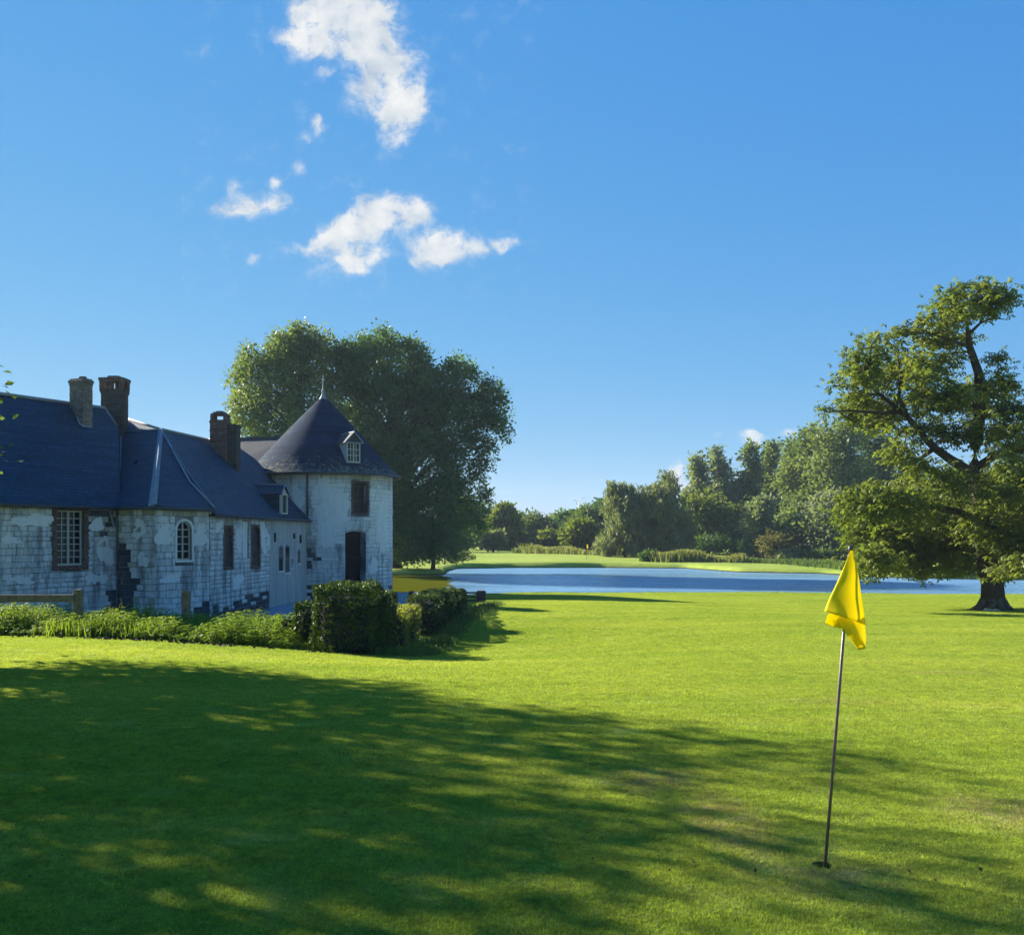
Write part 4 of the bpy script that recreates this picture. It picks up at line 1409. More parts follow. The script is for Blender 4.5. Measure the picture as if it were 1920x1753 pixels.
# ------------------------------------------------------------------ foliage
def unit(n):
    v = rng.normal(size=(n, 3))
    return v / np.linalg.norm(v, axis=1, keepdims=True)
def norm(v):
    return v / np.maximum(np.linalg.norm(v, axis=1, keepdims=True), 1e-9)
def leaf_quads(C, size, aspect=.55, up_=.6, droop=.0, fold=.12, dirs=None):
    """one folded four-cornered leaf at every centre"""
    n = len(C)
    size = np.broadcast_to(np.asarray(size, float), (n,))[:, None]
    d = unit(n) if dirs is None else norm(dirs + .45 * unit(n))
    d[:, 2] -= droop
    d = norm(d)
    nn = unit(n); nn[:, 2] += up_
    s = norm(np.cross(d, nn)); n2 = np.cross(s, d)
    V = np.empty((n, 4, 3))
    V[:, 0] = C - d * size * .5
    V[:, 1] = C + s * size * aspect * .5 + n2 * size * fold
    V[:, 2] = C + d * size * .5
    V[:, 3] = C - s * size * aspect * .5 + n2 * size * fold
    return V.reshape(-1, 3), np.arange(n * 4).reshape(-1, 4)
def palmate(C, size):
    """five drooping leaflets spread from one point, as a horse chestnut carries them"""
    n = len(C)
    size = size[:, None]
    ax = unit(n); ax[:, 2] = np.abs(ax[:, 2]) + .9; ax = norm(ax)
    a = norm(np.cross(ax, unit(n))); b = np.cross(ax, a)
    out = []
    for k in range(5):
        th = 2 * math.pi * (k / 5.0) * .92
        d = norm(a * math.cos(th) + b * math.sin(th) - ax * .38)
        s = norm(np.cross(ax, d))
        L_ = size * (1.0 if k else .8)
        q = np.empty((n, 4, 3))
        q[:, 0] = C
        q[:, 1] = C + d * L_ * .62 + s * L_ * .22 - ax * 0
        q[:, 2] = C + d * L_ - ax * L_ * .16
        q[:, 3] = C + d * L_ * .62 - s * L_ * .22
        out.append(q)
    V = np.stack(out, 1).reshape(-1, 3)
    return V, np.arange(len(V)).reshape(-1, 4)
def in_blobs(blobs, n, shell=.55):
    """points in ellipsoids (cx,cy,cz,rx,ry,rz), more of them near the skin"""
    B = np.array(blobs, float)
    vol = np.maximum((B[:, 3] * B[:, 4] * B[:, 5]) ** .72, 1e-6)
    idx = rng.choice(len(B), size=n, p=vol / vol.sum())
    r_ = (shell ** 3 + (1 - shell ** 3) * rng.random(n)) ** (1 / 3)
    return B[idx, :3] + unit(n) * B[idx, 3:] * r_[:, None]
def clumped(blobs, nclump, per, cr, shell=.55, flat=.6):
    cc = in_blobs(blobs, nclump, shell)
    C = np.repeat(cc, per, axis=0)
    r_ = rng.normal(size=(len(C), 3)) * np.array([cr, cr, cr * flat])
    return cc, C + r_, norm(r_)
def limbs(mb, base, h, tr, cc, k, lean=(0, 0), fork=.35, seg=6):
    """trunk and limbs reaching out to some of the leaf clumps"""
    base = Vector(base)
    top = base + Vector((lean[0], lean[1], h))
    tp = [base + Vector((0, 0, -.3)), base + Vector((0, 0, .25)), base.lerp(top, .3) + Vector((random.uniform(-.1, .1), 0, 0)), base.lerp(top, .62), top]
    mb.tube(tp, [tr * 1.45, tr * 1.08, tr * .86, tr * .6, tr * .22], seg + 2)
    if len(cc) == 0: return
    for i in rng.choice(len(cc), size=min(k, len(cc)), replace=False):
        e = Vector(cc[i])
        f_ = min(max((e.z - base.z) / max(h, .1) - .28 - random.random() * .15, fork * .7), .92)
        s = base.lerp(top, f_)
        m1 = s.lerp(e, .35) + Vector((random.uniform(-.3, .3), random.uniform(-.3, .3), .15 * (e - s).length))
        m2 = s.lerp(e, .7) + Vector((random.uniform(-.3, .3), random.uniform(-.3, .3), .10 * (e - s).length))
        r0 = tr * (.42 if i % 3 else .55) * (1 - f_ * .5)
        mb.tube([s, m1, m2, e], [r0, r0 * .6, r0 * .32, r0 * .08], 5, cap=False)
def tree(name, label, base, h, tr, blobs, nclump, per, cr, lsize, leaf, bark='bark', k=24, aspect=.6, up_=.5, droop=0.0, shell=.5, group=None, cat='tree', lean=(0, 0), flat=.6, fork=.35):
    t_ = thing(name, base, label, cat, group)
    cc, C, dr = clumped(blobs, nclump, per, cr, shell, flat)
    C[:, 2] = np.maximum(C[:, 2], base[2] + .05)
    sz = lsize * rng.uniform(.6, 1.25, len(C))
    V, Q_ = leaf_quads(C, sz, aspect, up_, droop, .12, dr)
    cr_ = np_mesh('crown', V, Q_, leaf, t_)
    mb = MB()
    limbs(mb, base, h, tr, cc, k, lean, fork)
    mb.build('trunk', bark, t_, smooth=True)
    return t_
def pb(u, v, ru, rv, d, dd=0.0, thick=1.0):
    """an ellipsoid given by its outline in the photo at distance d"""
    p_ = W(u, v, d + dd)
    k = (d + dd) / F
    return (p_.x, p_.y, p_.z, ru * k, max(ru, rv * .7) * k * thick, rv * k)

# ---- the chestnut on the lawn
CD = 30.6
cb = W(1862, 1146, CD); cb.z = gz(cb.x, cb.y)
ch = thing('chestnut_tree', cb, 'broad horse chestnut leaning over the lawn at the water\'s edge', 'tree')
upper = [(1812, 570, 70, 36), (1765, 605, 60, 28), (1858, 560, 38, 30), (1752, 640, 40, 16), (1660, 622, 46, 26), (1625, 662, 44, 32), (1600, 720, 44, 40), (1680, 690, 60, 40), (1735, 690, 46, 30), (1668, 755, 70, 28),
         (1545, 770, 22, 9), (1760, 745, 60, 34), (1830, 745, 66, 40), (1880, 720, 40, 30), (1895, 775, 40, 34), (1850, 810, 60, 32), (1700, 815, 40, 20), (1780, 820, 46, 20), (1650, 800, 26, 12), (1920, 830, 60, 34), (1690, 852, 30, 18), (1800, 640, 30, 18), (1790, 690, 40, 24), (1805, 730, 36, 24), (1870, 675, 18, 14), (1640, 780, 50, 22), (1740, 790, 40, 20), (1590, 760, 30, 14), (1760, 560, 30, 14), (1720, 720, 40, 26), (1640, 690, 40, 30)]
lower = [(1740, 905, 60, 40), (1800, 915, 70, 46), (1870, 900, 70, 50), (1930, 900, 70, 60), (1680, 940, 70, 34), (1610, 945, 46, 30), (1600, 975, 30, 24), (1700, 975, 80, 42), (1790, 990, 90, 50), (1880, 985, 80, 56), (1950, 1000, 70, 60),
         (1650, 1005, 66, 34), (1700, 1045, 82, 34), (1640, 1050, 50, 30), (1770, 1060, 80, 34), (1840, 1065, 60, 34), (1910, 1070, 60, 34)]
bu = [pb(u, v, a, b, CD, random.uniform(-2.2, 2.2)) for (u, v, a, b) in upper]
bl = [pb(u, v, a, b, CD, random.uniform(-2.6, 2.6)) for (u, v, a, b) in lower]
cu, Cu, _ = clumped(bu, 600, 12, .18, .2, .7)
cl_, Cl, _ = clumped(bl, 680, 18, .21, .45, .75)
Cc = np.concatenate([Cu, Cl])
keepm = Cc[:, 2] > W(1700, 1080, CD).z + .16 * np.sin(Cc[:, 0] * 2.3) + .10 * np.sin(Cc[:, 0] * 5.1 + 1) + rng.normal(size=len(Cc)) * .09
Cc = Cc[keepm]
V, Q_ = palmate(Cc, rng.uniform(.10, .19, len(Cc)))
np_mesh('crown', V, Q_, 'leaf_chestnut', ch)
mb = MB()
def limb(pts, r0, r1, seg=8):
    P_ = [W(u, v, CD + dd) for (u, v, dd) in pts]
    n = len(P_)
    mb.tube(P_, [r0 + (r1 - r0) * (i / (n - 1)) ** .8 for i in range(n)], seg)
mb.tube([cb + Vector((0, 0, -.3)), cb + Vector((0, 0, .0)), cb + Vector((0, 0, .22)), cb + Vector((-.02, 0, .8)), W(1852, 1040, CD), W(1846, 980, CD)], [.54, .46, .37, .33, .34, .37], 14)
limb([(1846, 985, 0), (1838, 930, .1), (1826, 880, .2), (1830, 830, .2), (1838, 770, .1), (1835, 700, 0), (1818, 650, -.1), (1815, 625, -.2)], .34, .07, 10)
limb([(1828, 890, .1), (1780, 860, -.2), (1752, 840, -.4), (1725, 810, -.5), (1700, 780, -.6), (1685, 745, -.7), (1690, 705, -.6), (1680, 660, -.6)], .17, .03)
limb([(1752, 840, -.4), (1715, 868, -.8), (1690, 885, -1.2)], .09, .02)
limb([(1690, 770, -.6), (1655, 775, -.9), (1600, 770, -1.2), (1545, 772, -1.4)], .09, .012)
limb([(1700, 780, -.6), (1650, 740, -.2), (1615, 710, .2), (1590, 690, .3)], .08, .015)
limb([(1838, 770, .1), (1800, 735, .6), (1765, 715, .9), (1735, 690, 1.0)], .08, .02)
limb([(1830, 690, 0), (1815, 660, .2), (1790, 662, .4), (1755, 680, .6)], .06, .012)
limb([(1818, 650, -.1), (1790, 640, -.6), (1750, 628, -.9), (1712, 622, -1.1)], .07, .012)
limb([(1815, 628, -.2), (1812, 600, -.3), (1795, 575, -.5), (1770, 560, -.7)], .06, .010)
limb([(1815, 628, -.2), (1838, 606, .2), (1862, 596, .5), (1890, 600, .8)], .06, .010)
limb([(1838, 606, .2), (1845, 575, .3), (1860, 545, .4)], .04, .008)
limb([(1832, 700, 0), (1870, 740, .8), (1905, 765, 1.4), (1935, 768, 1.6)], .07, .012)
limb([(1828, 880, .1), (1870, 850, .9), (1920, 830, 1.6), (1960, 820, 2.0)], .16, .03)
limb([(1846, 985, 0), (1800, 960, -1.0), (1740, 950, -1.6), (1660, 955, -2.0), (1600, 965, -2.2)], .16, .02)
limb([(1848, 1000, 0), (1790, 1015, 1.0), (1720, 1030, 1.5), (1650, 1045, 1.8)], .12, .015)
limb([(1848, 1000, 0), (1900, 985, -1), (1950, 990, -1.6)], .13, .02)
for i in rng.choice(len(cu), 330, replace=False):
    e = Vector(cu[i]); q = Vector(cu[rng.integers(len(cu))])
    near = min((Vector(c) for c in cu[rng.choice(len(cu), 40)]), key=lambda c: (c - e).length if (c - e).length > .15 else 9)
    mb.tube([near, near.lerp(e, .5) + Vector((0, 0, random.uniform(-.06, .1))), e], [.022, .014, .006], 4, cap=False)
mb.build('trunk', 'bark', ch, smooth=True)
mb = MB()
for k in range(9):
    a = 2 * math.pi * k / 9 + random.uniform(-.2, .2)
    o = Vector((math.cos(a), math.sin(a), 0))
    L_ = random.uniform(.52, .8)
    e = cb + o * L_; e.z = gz(e.x, e.y) - .05
    mb.tube([cb + o * .22 + Vector((0, 0, .34)), cb + o * .42 + Vector((0, 0, .10)), e], [.15, .09, .03], 7)
mb.build('roots', 'bark_pale', ch, smooth=True)
for (u, sz, lb) in ((1852, .14, 'left'), (1868, .11, 'right')):
    p_ = W(u, 1146, CD - .8); p_.z = gz(p_.x, p_.y)
    bm = bmesh.new(); bmesh.ops.create_icosphere(bm, subdivisions=2, radius=sz)
    for v_ in bm.verts:
        v_.co.z *= .62; v_.co *= random.uniform(.86, 1.1)
    me = bpy.data.meshes.new('boulder'); bm.to_mesh(me); bm.free()
    o = link('boulder', me, 'mossy_stone'); o.location = p_ + Vector((0, 0, sz * .25))
    tag(o, 'larger pale stone at the foot of the chestnut trunk' if lb == 'left' else 'smaller pale stone at the foot of the chestnut trunk', 'stone', 'stones at the chestnut foot')

def sprigs(blobs, n, f0=.10, f1=.24):
    out_ = list(blobs)
    for _ in range(n):
        b = random.choice(blobs)
        a, e = random.uniform(0, 6.28), random.uniform(-.3, 1.4)
        r_ = (b[3] + b[5]) / 2 * random.uniform(f0, f1)
        k = random.uniform(.95, 1.2)
        out_.append((b[0] + b[3] * math.cos(a) * math.cos(e) * k, b[1] + b[4] * math.sin(a) * math.cos(e) * k, b[2] + b[5] * math.sin(e) * k, r_ * .6, r_ * .6, r_ * 1.5))
    return out_
# ---- the tall trees behind the tower
BD = 74.0
def base_at(u, d):
    x = (u - CX) / F * d
    return Vector((x, d, gz(x, d)))
tree('poplar_tree', 'tall pale green poplar rising behind the slate roofs left of the tower spire', base_at(560, BD), 13.5, .38,
     sprigs([pb(*q, BD, random.uniform(-1.5, 1.5)) for q in ((560, 680, 55, 60), (500, 720, 60, 55), (475, 690, 34, 40), (600, 690, 46, 60), (520, 800, 80, 60), (470, 775, 40, 40), (590, 800, 60, 80), (575, 640, 30, 22), (540, 655, 40, 30), (620, 900, 70, 90), (450, 745, 14, 18))], 110),
     1150, 40, .31, .25, 'leaf_poplar', k=90, shell=.5, flat=.9)
tree('poplar_tree', 'massive dark spreading tree filling the sky right of the tower', base_at(740, BD + 2), 13.5, .5,
     sprigs([pb(*q, BD + 2, random.uniform(-2.0, 2.0)) for q in ((700, 700, 66, 62), (665, 670, 34, 34), (755, 690, 60, 50), (810, 740, 66, 60), (740, 790, 100, 80), (840, 800, 60, 70), (880, 760, 40, 56), (915, 750, 22, 40), (920, 790, 30, 18), (945, 790, 10, 14), (900, 830, 30, 22), (860, 880, 44, 50), (780, 880, 90, 80), (850, 930, 40, 40), (700, 900, 70, 90), (780, 970, 80, 60), (760, 1010, 70, 46), (690, 650, 24, 16), (735, 640, 26, 14), (775, 655, 20, 18), (880, 705, 18, 14), (900, 725, 16, 18), (640, 700, 34, 50), (652, 760, 40, 60), (935, 742, 16, 18), (940, 815, 14, 12), (915, 870, 18, 14), (900, 935, 20, 24), (925, 770, 24, 30), (890, 985, 24, 22), (860, 690, 22, 18), (835, 980, 30, 40))], 200),
     2250, 42, .32, .26, 'leaf_dark', k=110, shell=.5, flat=.9)
tree('understory_tree', 'dark low tree on the shaded bank under the massive tree', base_at(812, BD - 1), 4.0, .15,
     [pb(*q, BD - 1, random.uniform(-1, 1)) for q in ((800, 1005, 44, 36), (840, 1012, 34, 26), (760, 1020, 40, 26), (770, 985, 40, 30), (812, 1038, 40, 14), (770, 1042, 40, 12), (845, 1036, 20, 12))], 300, 40, .35, .2, 'leaf_dark', k=10, shell=.3)
tree('understory_tree', 'sparse leafy bush at the right end of the shaded bank', base_at(868, 88.5), 1.0, .06,
     [pb(*q, 88.5) for q in ((860, 1044, 18, 9), (878, 1042, 14, 9), (850, 1048, 14, 8))], 60, 30, .16, .14, 'leaf_mid', k=10, shell=.2, cat='bush')

# ---- the far treeline, one by one: u, top, base, half width, distance, leaf, trunk share, label, shape
FAR = [
 (866, 930, 40, 150, 'leaf_dark', 'blue-green tree half hidden behind the massive dark tree', 'round'),
 (858, 975, 24, 128, 'leaf_mid', 'small sunlit tree just right of the massive dark tree', 'round'),
 (903, 950, 28, 152, 'leaf_dark', 'dark tree below the two left wind turbines', 'round'),
 (944, 946, 26, 138, 'leaf_light', 'olive sunlit tree, tallest of the far row', 'tall'),
 (925, 1000, 13, 128, 'leaf_willow', 'small pollard tree in front of the olive far tree', 'round'),
 (975, 962, 24, 165, 'leaf_dark', 'hazy dark tree right of the olive far tree', 'round'),
 (970, 1000, 20, 140, 'leaf_mid', 'low bright bushy tree in the middle of the far row', 'round'),
 (1001, 968, 28, 148, 'leaf_mid', 'rounded tree with a brownish top in the far row', 'round'),
 (1035, 972, 26, 170, 'leaf_willow', 'pale hazy tree at the lowest dip of the far row', 'round'),
 (1032, 998, 18, 142, 'leaf_light', 'small bright tree below the dip of the far row', 'round'),
 (1062, 962, 26, 152, 'leaf_dark', 'dark layered tree right of the dip in the far row', 'round'),
 (1098, 948, 34, 136, 'leaf_mid', 'tall dark tree under the right wind turbine', 'round'),
 (1090, 978, 28, 118, 'leaf_light', 'yellowish spreading tree on the far fairway', 'round'),
 (1132, 936, 34, 142, 'leaf_dark', 'dark tree beside the left willow', 'round'),
 (1310, 858, 26, 128, 'leaf_silver', 'pale airy poplar, leftmost of the poplar row', 'airy'),
 (1352, 842, 28, 126, 'leaf_silver', 'pale airy poplar, second from the left in the poplar row', 'airy'),
 (1402, 832, 28, 126, 'leaf_poplar', 'green poplar in the middle of the row below two small clouds', 'airy'),
 (1445, 828, 24, 128, 'leaf_poplar', 'darker poplar, fourth in the poplar row', 'airy'),
 (1478, 836, 22, 130, 'leaf_dark', 'dark narrow poplar before the tall leafy mass', 'airy'),
 (1328, 918, 44, 120, 'leaf_light', 'yellow-green tree in front of the airy poplars', 'round'),
 (1392, 940, 36, 122, 'leaf_mid', 'mid green tree under the poplar row', 'round'),
 (1500, 818, 40, 112, 'leaf_poplar', 'grey-green poplar left of the tallest far tree', 'tall'),
 (1528, 800, 46, 110, 'leaf_poplar', 'dense poplar second to the tallest far tree', 'tall'),
 (1585, 756, 58, 106, 'leaf_poplar', 'tallest of the far trees, behind the chestnut\'s left branch', 'tall'),
 (1640, 800, 40, 112, 'leaf_dark', 'dark far tree showing through the chestnut\'s gap', 'tall'),
 (1700, 860, 44, 118, 'leaf_mid', 'far tree behind the chestnut\'s lower crown', 'round'),
 (1780, 880, 50, 120, 'leaf_dark', 'far tree behind the chestnut\'s trunk', 'round'),
 (1880, 870, 60, 120, 'leaf_mid', 'far tree at the right edge behind the chestnut', 'round'),
 (1422, 930, 24, 100, 'leaf_silver', 'silvery willow bush tree beside the brown bush', 'tall'),
 (1560, 930, 50, 97, 'leaf_silver', 'silvery leafy tree on the bank left of the flag', 'tall'),
 (1505, 975, 40, 98, 'leaf_poplar', 'low leafy tree on the bank right of the brown bush', 'round'),
]
for (u, vt, hw, d, leaf, lab, shape) in FAR:
    b = base_at(u, d)
    top = W(u, vt, d).z
    h = top - b.z
    k = d / F
    cx_, cy_ = b.x, b.y
    rx = hw * k * (1.15 if shape == 'round' else 1.3)
    blobs = []
    if shape == 'round':
        for _ in range(9):
            a = random.uniform(0, 6.28); f_ = random.uniform(.25, .78)
            rr = rx * (.62 if f_ < .7 else .45)
            off = rx * random.uniform(.1, .6)
            blobs.append((cx_ + math.cos(a) * off, cy_ + math.sin(a) * off, b.z + h * f_, rr, rr, h * random.uniform(.13, .2)))
        blobs.append((cx_ + random.uniform(-.2, .2) * rx, cy_, b.z + h * .82, rx * .5, rx * .5, h * .16))
        nc, per, cr = 300, 34, .13 * rx + .2
    elif shape == 'tall':
        for q in range(10):
            f_ = .10 + .78 * q / 9
            rr = rx * (1.05 - abs(f_ - .42) * 1.1)
            blobs.append((cx_ + random.uniform(-.35, .35) * rx, cy_ + random.uniform(-.3, .3) * rx, b.z + h * f_, rr * .72, rr * .72, h * .12))
        nc, per, cr = 460, 36, .11 * rx + .16
    else:
        for q in range(9):
            f_ = .22 + .72 * q / 8
            rr = rx * (1.0 - max(0, f_ - .5) * 1.35)
            blobs.append((cx_ + random.uniform(-.25, .25) * rx, cy_ + random.uniform(-.2, .2) * rx, b.z + h * f_, rr * .7, rr * .7, h * .08))
        nc, per, cr = 260, 28, .13 * rx + .12
    tree('poplar_tree' if shape != 'round' else 'far_tree', lab, b, h * .9, .10 + h * .014, sprigs(blobs, 16), nc, per, cr, .0040 * d, leaf, k=14, group='trees across the water', shell=.35, flat=.8)
# willows
for (u, vt, hw, lab) in ((1172, 903, 50, 'shorter of the two grey-green weeping willows'), (1240, 886, 58, 'taller of the two grey-green weeping willows')):
    d = 106.0
    b = base_at(u, d); k = d / F
    top = W(u, vt, d).z; h = top - b.z
    blobs = []
    for q in range(26):
        a = random.uniform(0, 6.28); f_ = random.uniform(.16, .90); rr = hw * k * (1.05 - max(0, f_ - .68) * 1.7)
        off = rr * random.uniform(.35, .8)
        blobs.append((b.x + math.cos(a) * off, b.y + math.sin(a) * off, b.z + h * f_, rr * .42, rr * .42, h * random.uniform(.12, .2)))
    t_ = thing('willow_tree', b, lab, 'tree', 'willows by the water')
    cc = in_blobs(blobs, 760, .4)
    strands = []
    C = np.repeat(cc, 26, axis=0)
    C = C + rng.normal(size=C.shape) * np.array([.22, .22, .1])
    C[:, 2] -= rng.random(len(C)) * .9
    C[:, 2] = np.maximum(C[:, 2], b.z + .2)
    V, Q_ = leaf_quads(C, .50 * rng.uniform(.6, 1.2, len(C)), .30, .2, 1.2, .05)
    np_mesh('crown', V, Q_, 'leaf_willow', t_)
    mb = MB(); limbs(mb, b, h * .58, .35, cc, 20); mb.build('trunk', 'bark', t_, smooth=True)
# bushes on the far bank
for (u, vt, hw, d, leaf, lab) in ((1455, 990, 36, 95, 'leaf_brown', 'brownish rounded bush on the far bank'), (1221, 1034, 18, 92.5, 'leaf_dark', 'clipped dark round bush on the far shore'),
        (1480, 1030, 26, 94, 'leaf_silver', 'low grey-green bush beside the brown bush'), (985, 1032, 22, 120, 'leaf_mid', 'low clipped bush left of the reeds'), (1330, 1000, 50, 116, 'leaf_dark', 'dark undergrowth thicket under the yellow-green tree'),
        (1400, 1010, 40, 114, 'leaf_dark', 'dark undergrowth thicket beside the silvery willow bush'), (1270, 1005, 36, 112, 'leaf_dark', 'dark undergrowth thicket right of the willows'), (1530, 1030, 30, 93, 'leaf_mid', 'leafy bush on the bank just left of the flag')):
    b = base_at(u, d); k = d / F
    h = W(u, vt, d).z - b.z
    rx = hw * k
    blobs = [(b.x + random.uniform(-.5, .5) * rx, b.y + random.uniform(-.4, .4) * rx, b.z + h * random.uniform(.3, .6), rx * .6, rx * .6, h * .38) for _ in range(6)]
    tree('bush', lab, b, h * .6, .05, blobs, 130, 28, .08 * rx + .12, .0026 * d, leaf, k=10, group='bushes across the water', shell=.3, cat='bush', flat=.8)
def hedge_row(name, label, pts, width, z_h, n, lsize, leaf):
    """a strip of shrubs or reeds along a line"""
    pts = [Vector(p) for p in pts]
    C = []
    for _ in range(n):
        i = random.randrange(len(pts) - 1)
        p_ = pts[i].lerp(pts[i + 1], random.random())
        x, y = p_.x + random.gauss(0, width * .4), p_.y + random.gauss(0, width * .5)
        C.append((x, y))
    return np.array(C)
def reeds(name, label, line, width, h, n, leaf, wd=.035):
    C = hedge_row(name, label, line, width, h, n, .1, leaf)
    z = ground_z(C[:, 0], C[:, 1])
    hh = h * rng.uniform(.5, 1.1, n) * (.75 + .35 * np.sin(C[:, 0] * .9) * np.sin(C[:, 0] * .37 + 1))
    d = rng.normal(size=(n, 2)) * .22
    a = rng.uniform(0, 6.28, n)
    sx_ = np.cos(a) * wd; sy_ = np.sin(a) * wd
    V = np.empty((n, 4, 3))
    V[:, 0] = np.stack([C[:, 0] - sx_, C[:, 1] - sy_, z], 1)
    V[:, 1] = np.stack([C[:, 0] + sx_, C[:, 1] + sy_, z], 1)
    V[:, 2] = np.stack([C[:, 0] + d[:, 0] * hh + sx_ * .4, C[:, 1] + d[:, 1] * hh + sy_ * .4, z + hh], 1)
    V[:, 3] = np.stack([C[:, 0] + d[:, 0] * hh - sx_ * .4, C[:, 1] + d[:, 1] * hh - sy_ * .4, z + hh], 1)
    o = np_mesh(name, V.reshape(-1, 3), np.arange(n * 4).reshape(-1, 4), leaf)
    return tag(o, label, 'reeds', kind='stuff')
def G(u, d): 
    b = base_at(u, d); return (b.x, b.y, b.z)
reeds('reeds', 'tall pale reeds on the far shore right of the willows', [G(1235, 92), G(1300, 91.5), G(1385, 90)], 1.2, 1.15, 5000, 'leaf_reed', .05)
reeds('tall_grass', 'tall sunlit grass along the far fairway', [G(1010, 118), G(1060, 116), G(1150, 112), G(1220, 110)], 2.4, 1.1, 7000, 'leaf_reed', .06)
reeds('rough_grass', 'rough grass along the far bank left of the flag', [G(1390, 92), G(1480, 88), G(1560, 80), G(1640, 72), G(1760, 66), G(1900, 62)], 1.6, .55, 6000, 'leaf_mid', .05)
reeds('shore_grass', 'tufts of rough grass along the near shore', [(-1.6, 44.0, 0), (.6, 46.0, 0), (5, 46.0, 0), (15, 45.0, 0), (26, 43.8, 0)], .3, .09, 5000, 'leaf_nettle', .012)
# far-off wood closing the horizon
C = []
for u in np.linspace(-400, 2300, 520):
    d = random.uniform(190, 260)
    x = (u - CX) / F * d
    for _ in range(12):
        C.append((x + random.uniform(-3, 3), d + random.uniform(-4, 4), gz(x, d) + random.uniform(0, 1) ** .8 * random.uniform(2.5, 5.2)))
C = np.array(C)
V, Q_ = leaf_quads(C, 1.6 * rng.uniform(.5, 1.2, len(C)), .8, .4)
tag(np_mesh('distant_wood', V, Q_, 'leaf_dark'), 'low dark wood along the horizon', 'wood', kind='stuff')

# ---- trees out of the picture on the left; their shade covers the foreground
SH = [(-12.4, 17.1, 9.8, 2.8, 'leafy tree just left of the picture whose twig reaches into the sky'), (-11.7, 14.5, 7.5, 2.7, 'middle shade tree left of the picture, between two others'), (-11.4, 11.6, 8.6, 2.8, 'second shade tree left of the picture, beside the green'),
      (-9.8, 7.2, 8.4, 2.8, 'third shade tree left of the picture, nearest the camera'), (-17.8, 15.5, 9.6, 3.0, 'fourth shade tree standing behind the others on the left')]
for i_, (x, y, h, r_, lab) in enumerate(SH):
    random.seed(50 + i_); rng = np.random.default_rng(70 + i_)
    b = Vector((x, y, gz(x, y)))
    blobs = []
    for _ in range(13):
        a = random.uniform(0, 6.28); f_ = random.uniform(.28, .92); rr = r_ * (1.0 - abs(f_ - .62) * .5)
        o = rr * random.uniform(.2, .78)
        blobs.append((x + math.cos(a) * o, y + math.sin(a) * o, b.z + h * f_, rr * .48, rr * .48, h * .10))
    tree('shade_tree', lab, b, h * .85, .22, blobs, {17.1: 500, 14.5: 360, 11.6: 300, 7.2: 340}.get(y, 230), 30, .30, .17, 'leaf_mid', k=40, group='shade trees beside the green', shell=.25)

# ------------------------------------------------------------------ hedge, nettles, fence
def leaf_block(name, label, cat, base, boxes, n, lsize, leaf, depthk=.16, twigs=0, aspect=.8):
    """a hedge: leaves over the faces of rounded blocks (cx,cy,cz,hx,hy,hz,rot)"""
    t_ = thing(name, base, label, cat)
    P_, D_ = [], []
    area = np.array([b[3] * b[4] + b[4] * b[5] + b[3] * b[5] for b in boxes]); area = area / area.sum()
    for b, ar in zip(boxes, area):
        m_ = int(n * ar)
        hx, hy, hz = b[3:6]
        fa = np.array([hy * hz, hy * hz, hx * hz, hx * hz, hx * hy]); fa = fa / fa.sum()
        fi = rng.choice(5, size=m_, p=fa)
        q = rng.uniform(-1, 1, (m_, 3))
        ax_ = np.array([0, 0, 1, 1, 2])[fi]; sg_ = np.array([-1, 1, -1, 1, 1.0])[fi]
        q[np.arange(m_), ax_] = sg_ * (1 - np.abs(rng.normal(size=m_)) * depthk + np.maximum(rng.normal(size=m_), 0) * .03)
        rad = np.maximum((np.abs(q) ** 7).sum(1, keepdims=True) ** (1 / 7.0), 1.0)
        q = q / rad
        bump = 1 + .05 * np.sin(q[:, :1] * 7 + b[0] * 3) * np.sin(q[:, 2:] * 6 + 1) + .04 * np.sin(q[:, 1:2] * 9) + .03 * np.sin(q[:, 2:] * 13 + q[:, :1] * 11)
        loc = q * bump * np.array(b[3:6])
        ca, sa = math.cos(b[6]), math.sin(b[6])
        X = np.stack([loc[:, 0] * ca - loc[:, 1] * sa + b[0], loc[:, 0] * sa + loc[:, 1] * ca + b[1], loc[:, 2] + b[2]], 1)
        P_.append(X); D_.append(norm(q))
    C = np.concatenate(P_); D = np.concatenate(D_)
    gzv = ground_z(C[:, 0], C[:, 1])
    C[:, 2] = np.maximum(C[:, 2], gzv + .02)
    V, Q_ = leaf_quads(C, lsize * rng.uniform(.5, 1.3, len(C)), aspect, .5, .35, .1)
    np_mesh('foliage', V, Q_, leaf, t_)
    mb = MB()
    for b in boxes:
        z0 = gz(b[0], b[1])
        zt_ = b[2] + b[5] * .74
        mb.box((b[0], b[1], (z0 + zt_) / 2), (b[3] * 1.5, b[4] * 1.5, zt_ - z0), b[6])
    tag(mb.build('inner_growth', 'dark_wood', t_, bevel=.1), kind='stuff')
    mb = MB()
    for _ in range(max(twigs, 12)):
        b = random.choice(boxes)
        x, y = b[0] + random.uniform(-.6, .6) * b[3], b[1] + random.uniform(-.6, .6) * b[4]
        z = gz(x, y)
        e = Vector((x + random.uniform(-.25, .25), y + random.uniform(-.25, .25), b[2] + b[5] * random.uniform(.5, 1.02)))
        mb.tube([(x, y, z - .05), Vector((x, y, z)).lerp(e, .5) + Vector((random.uniform(-.1, .1), 0, 0)), e], [.022, .015, .005], 5, cap=False)
    tag(mb.build('stems', 'bark', t_), kind='stuff')
    return t_
def bx_at(u, d, w_, dp, zb, zt, rot=0.0):
    p_ = base_at(u, d)
    return (p_.x, p_.y, (zb + zt) / 2, w_ / 2, dp / 2, (zt - zb) / 2, rot)
zh = lambda v, d: EYE + (HY - v) / F * d
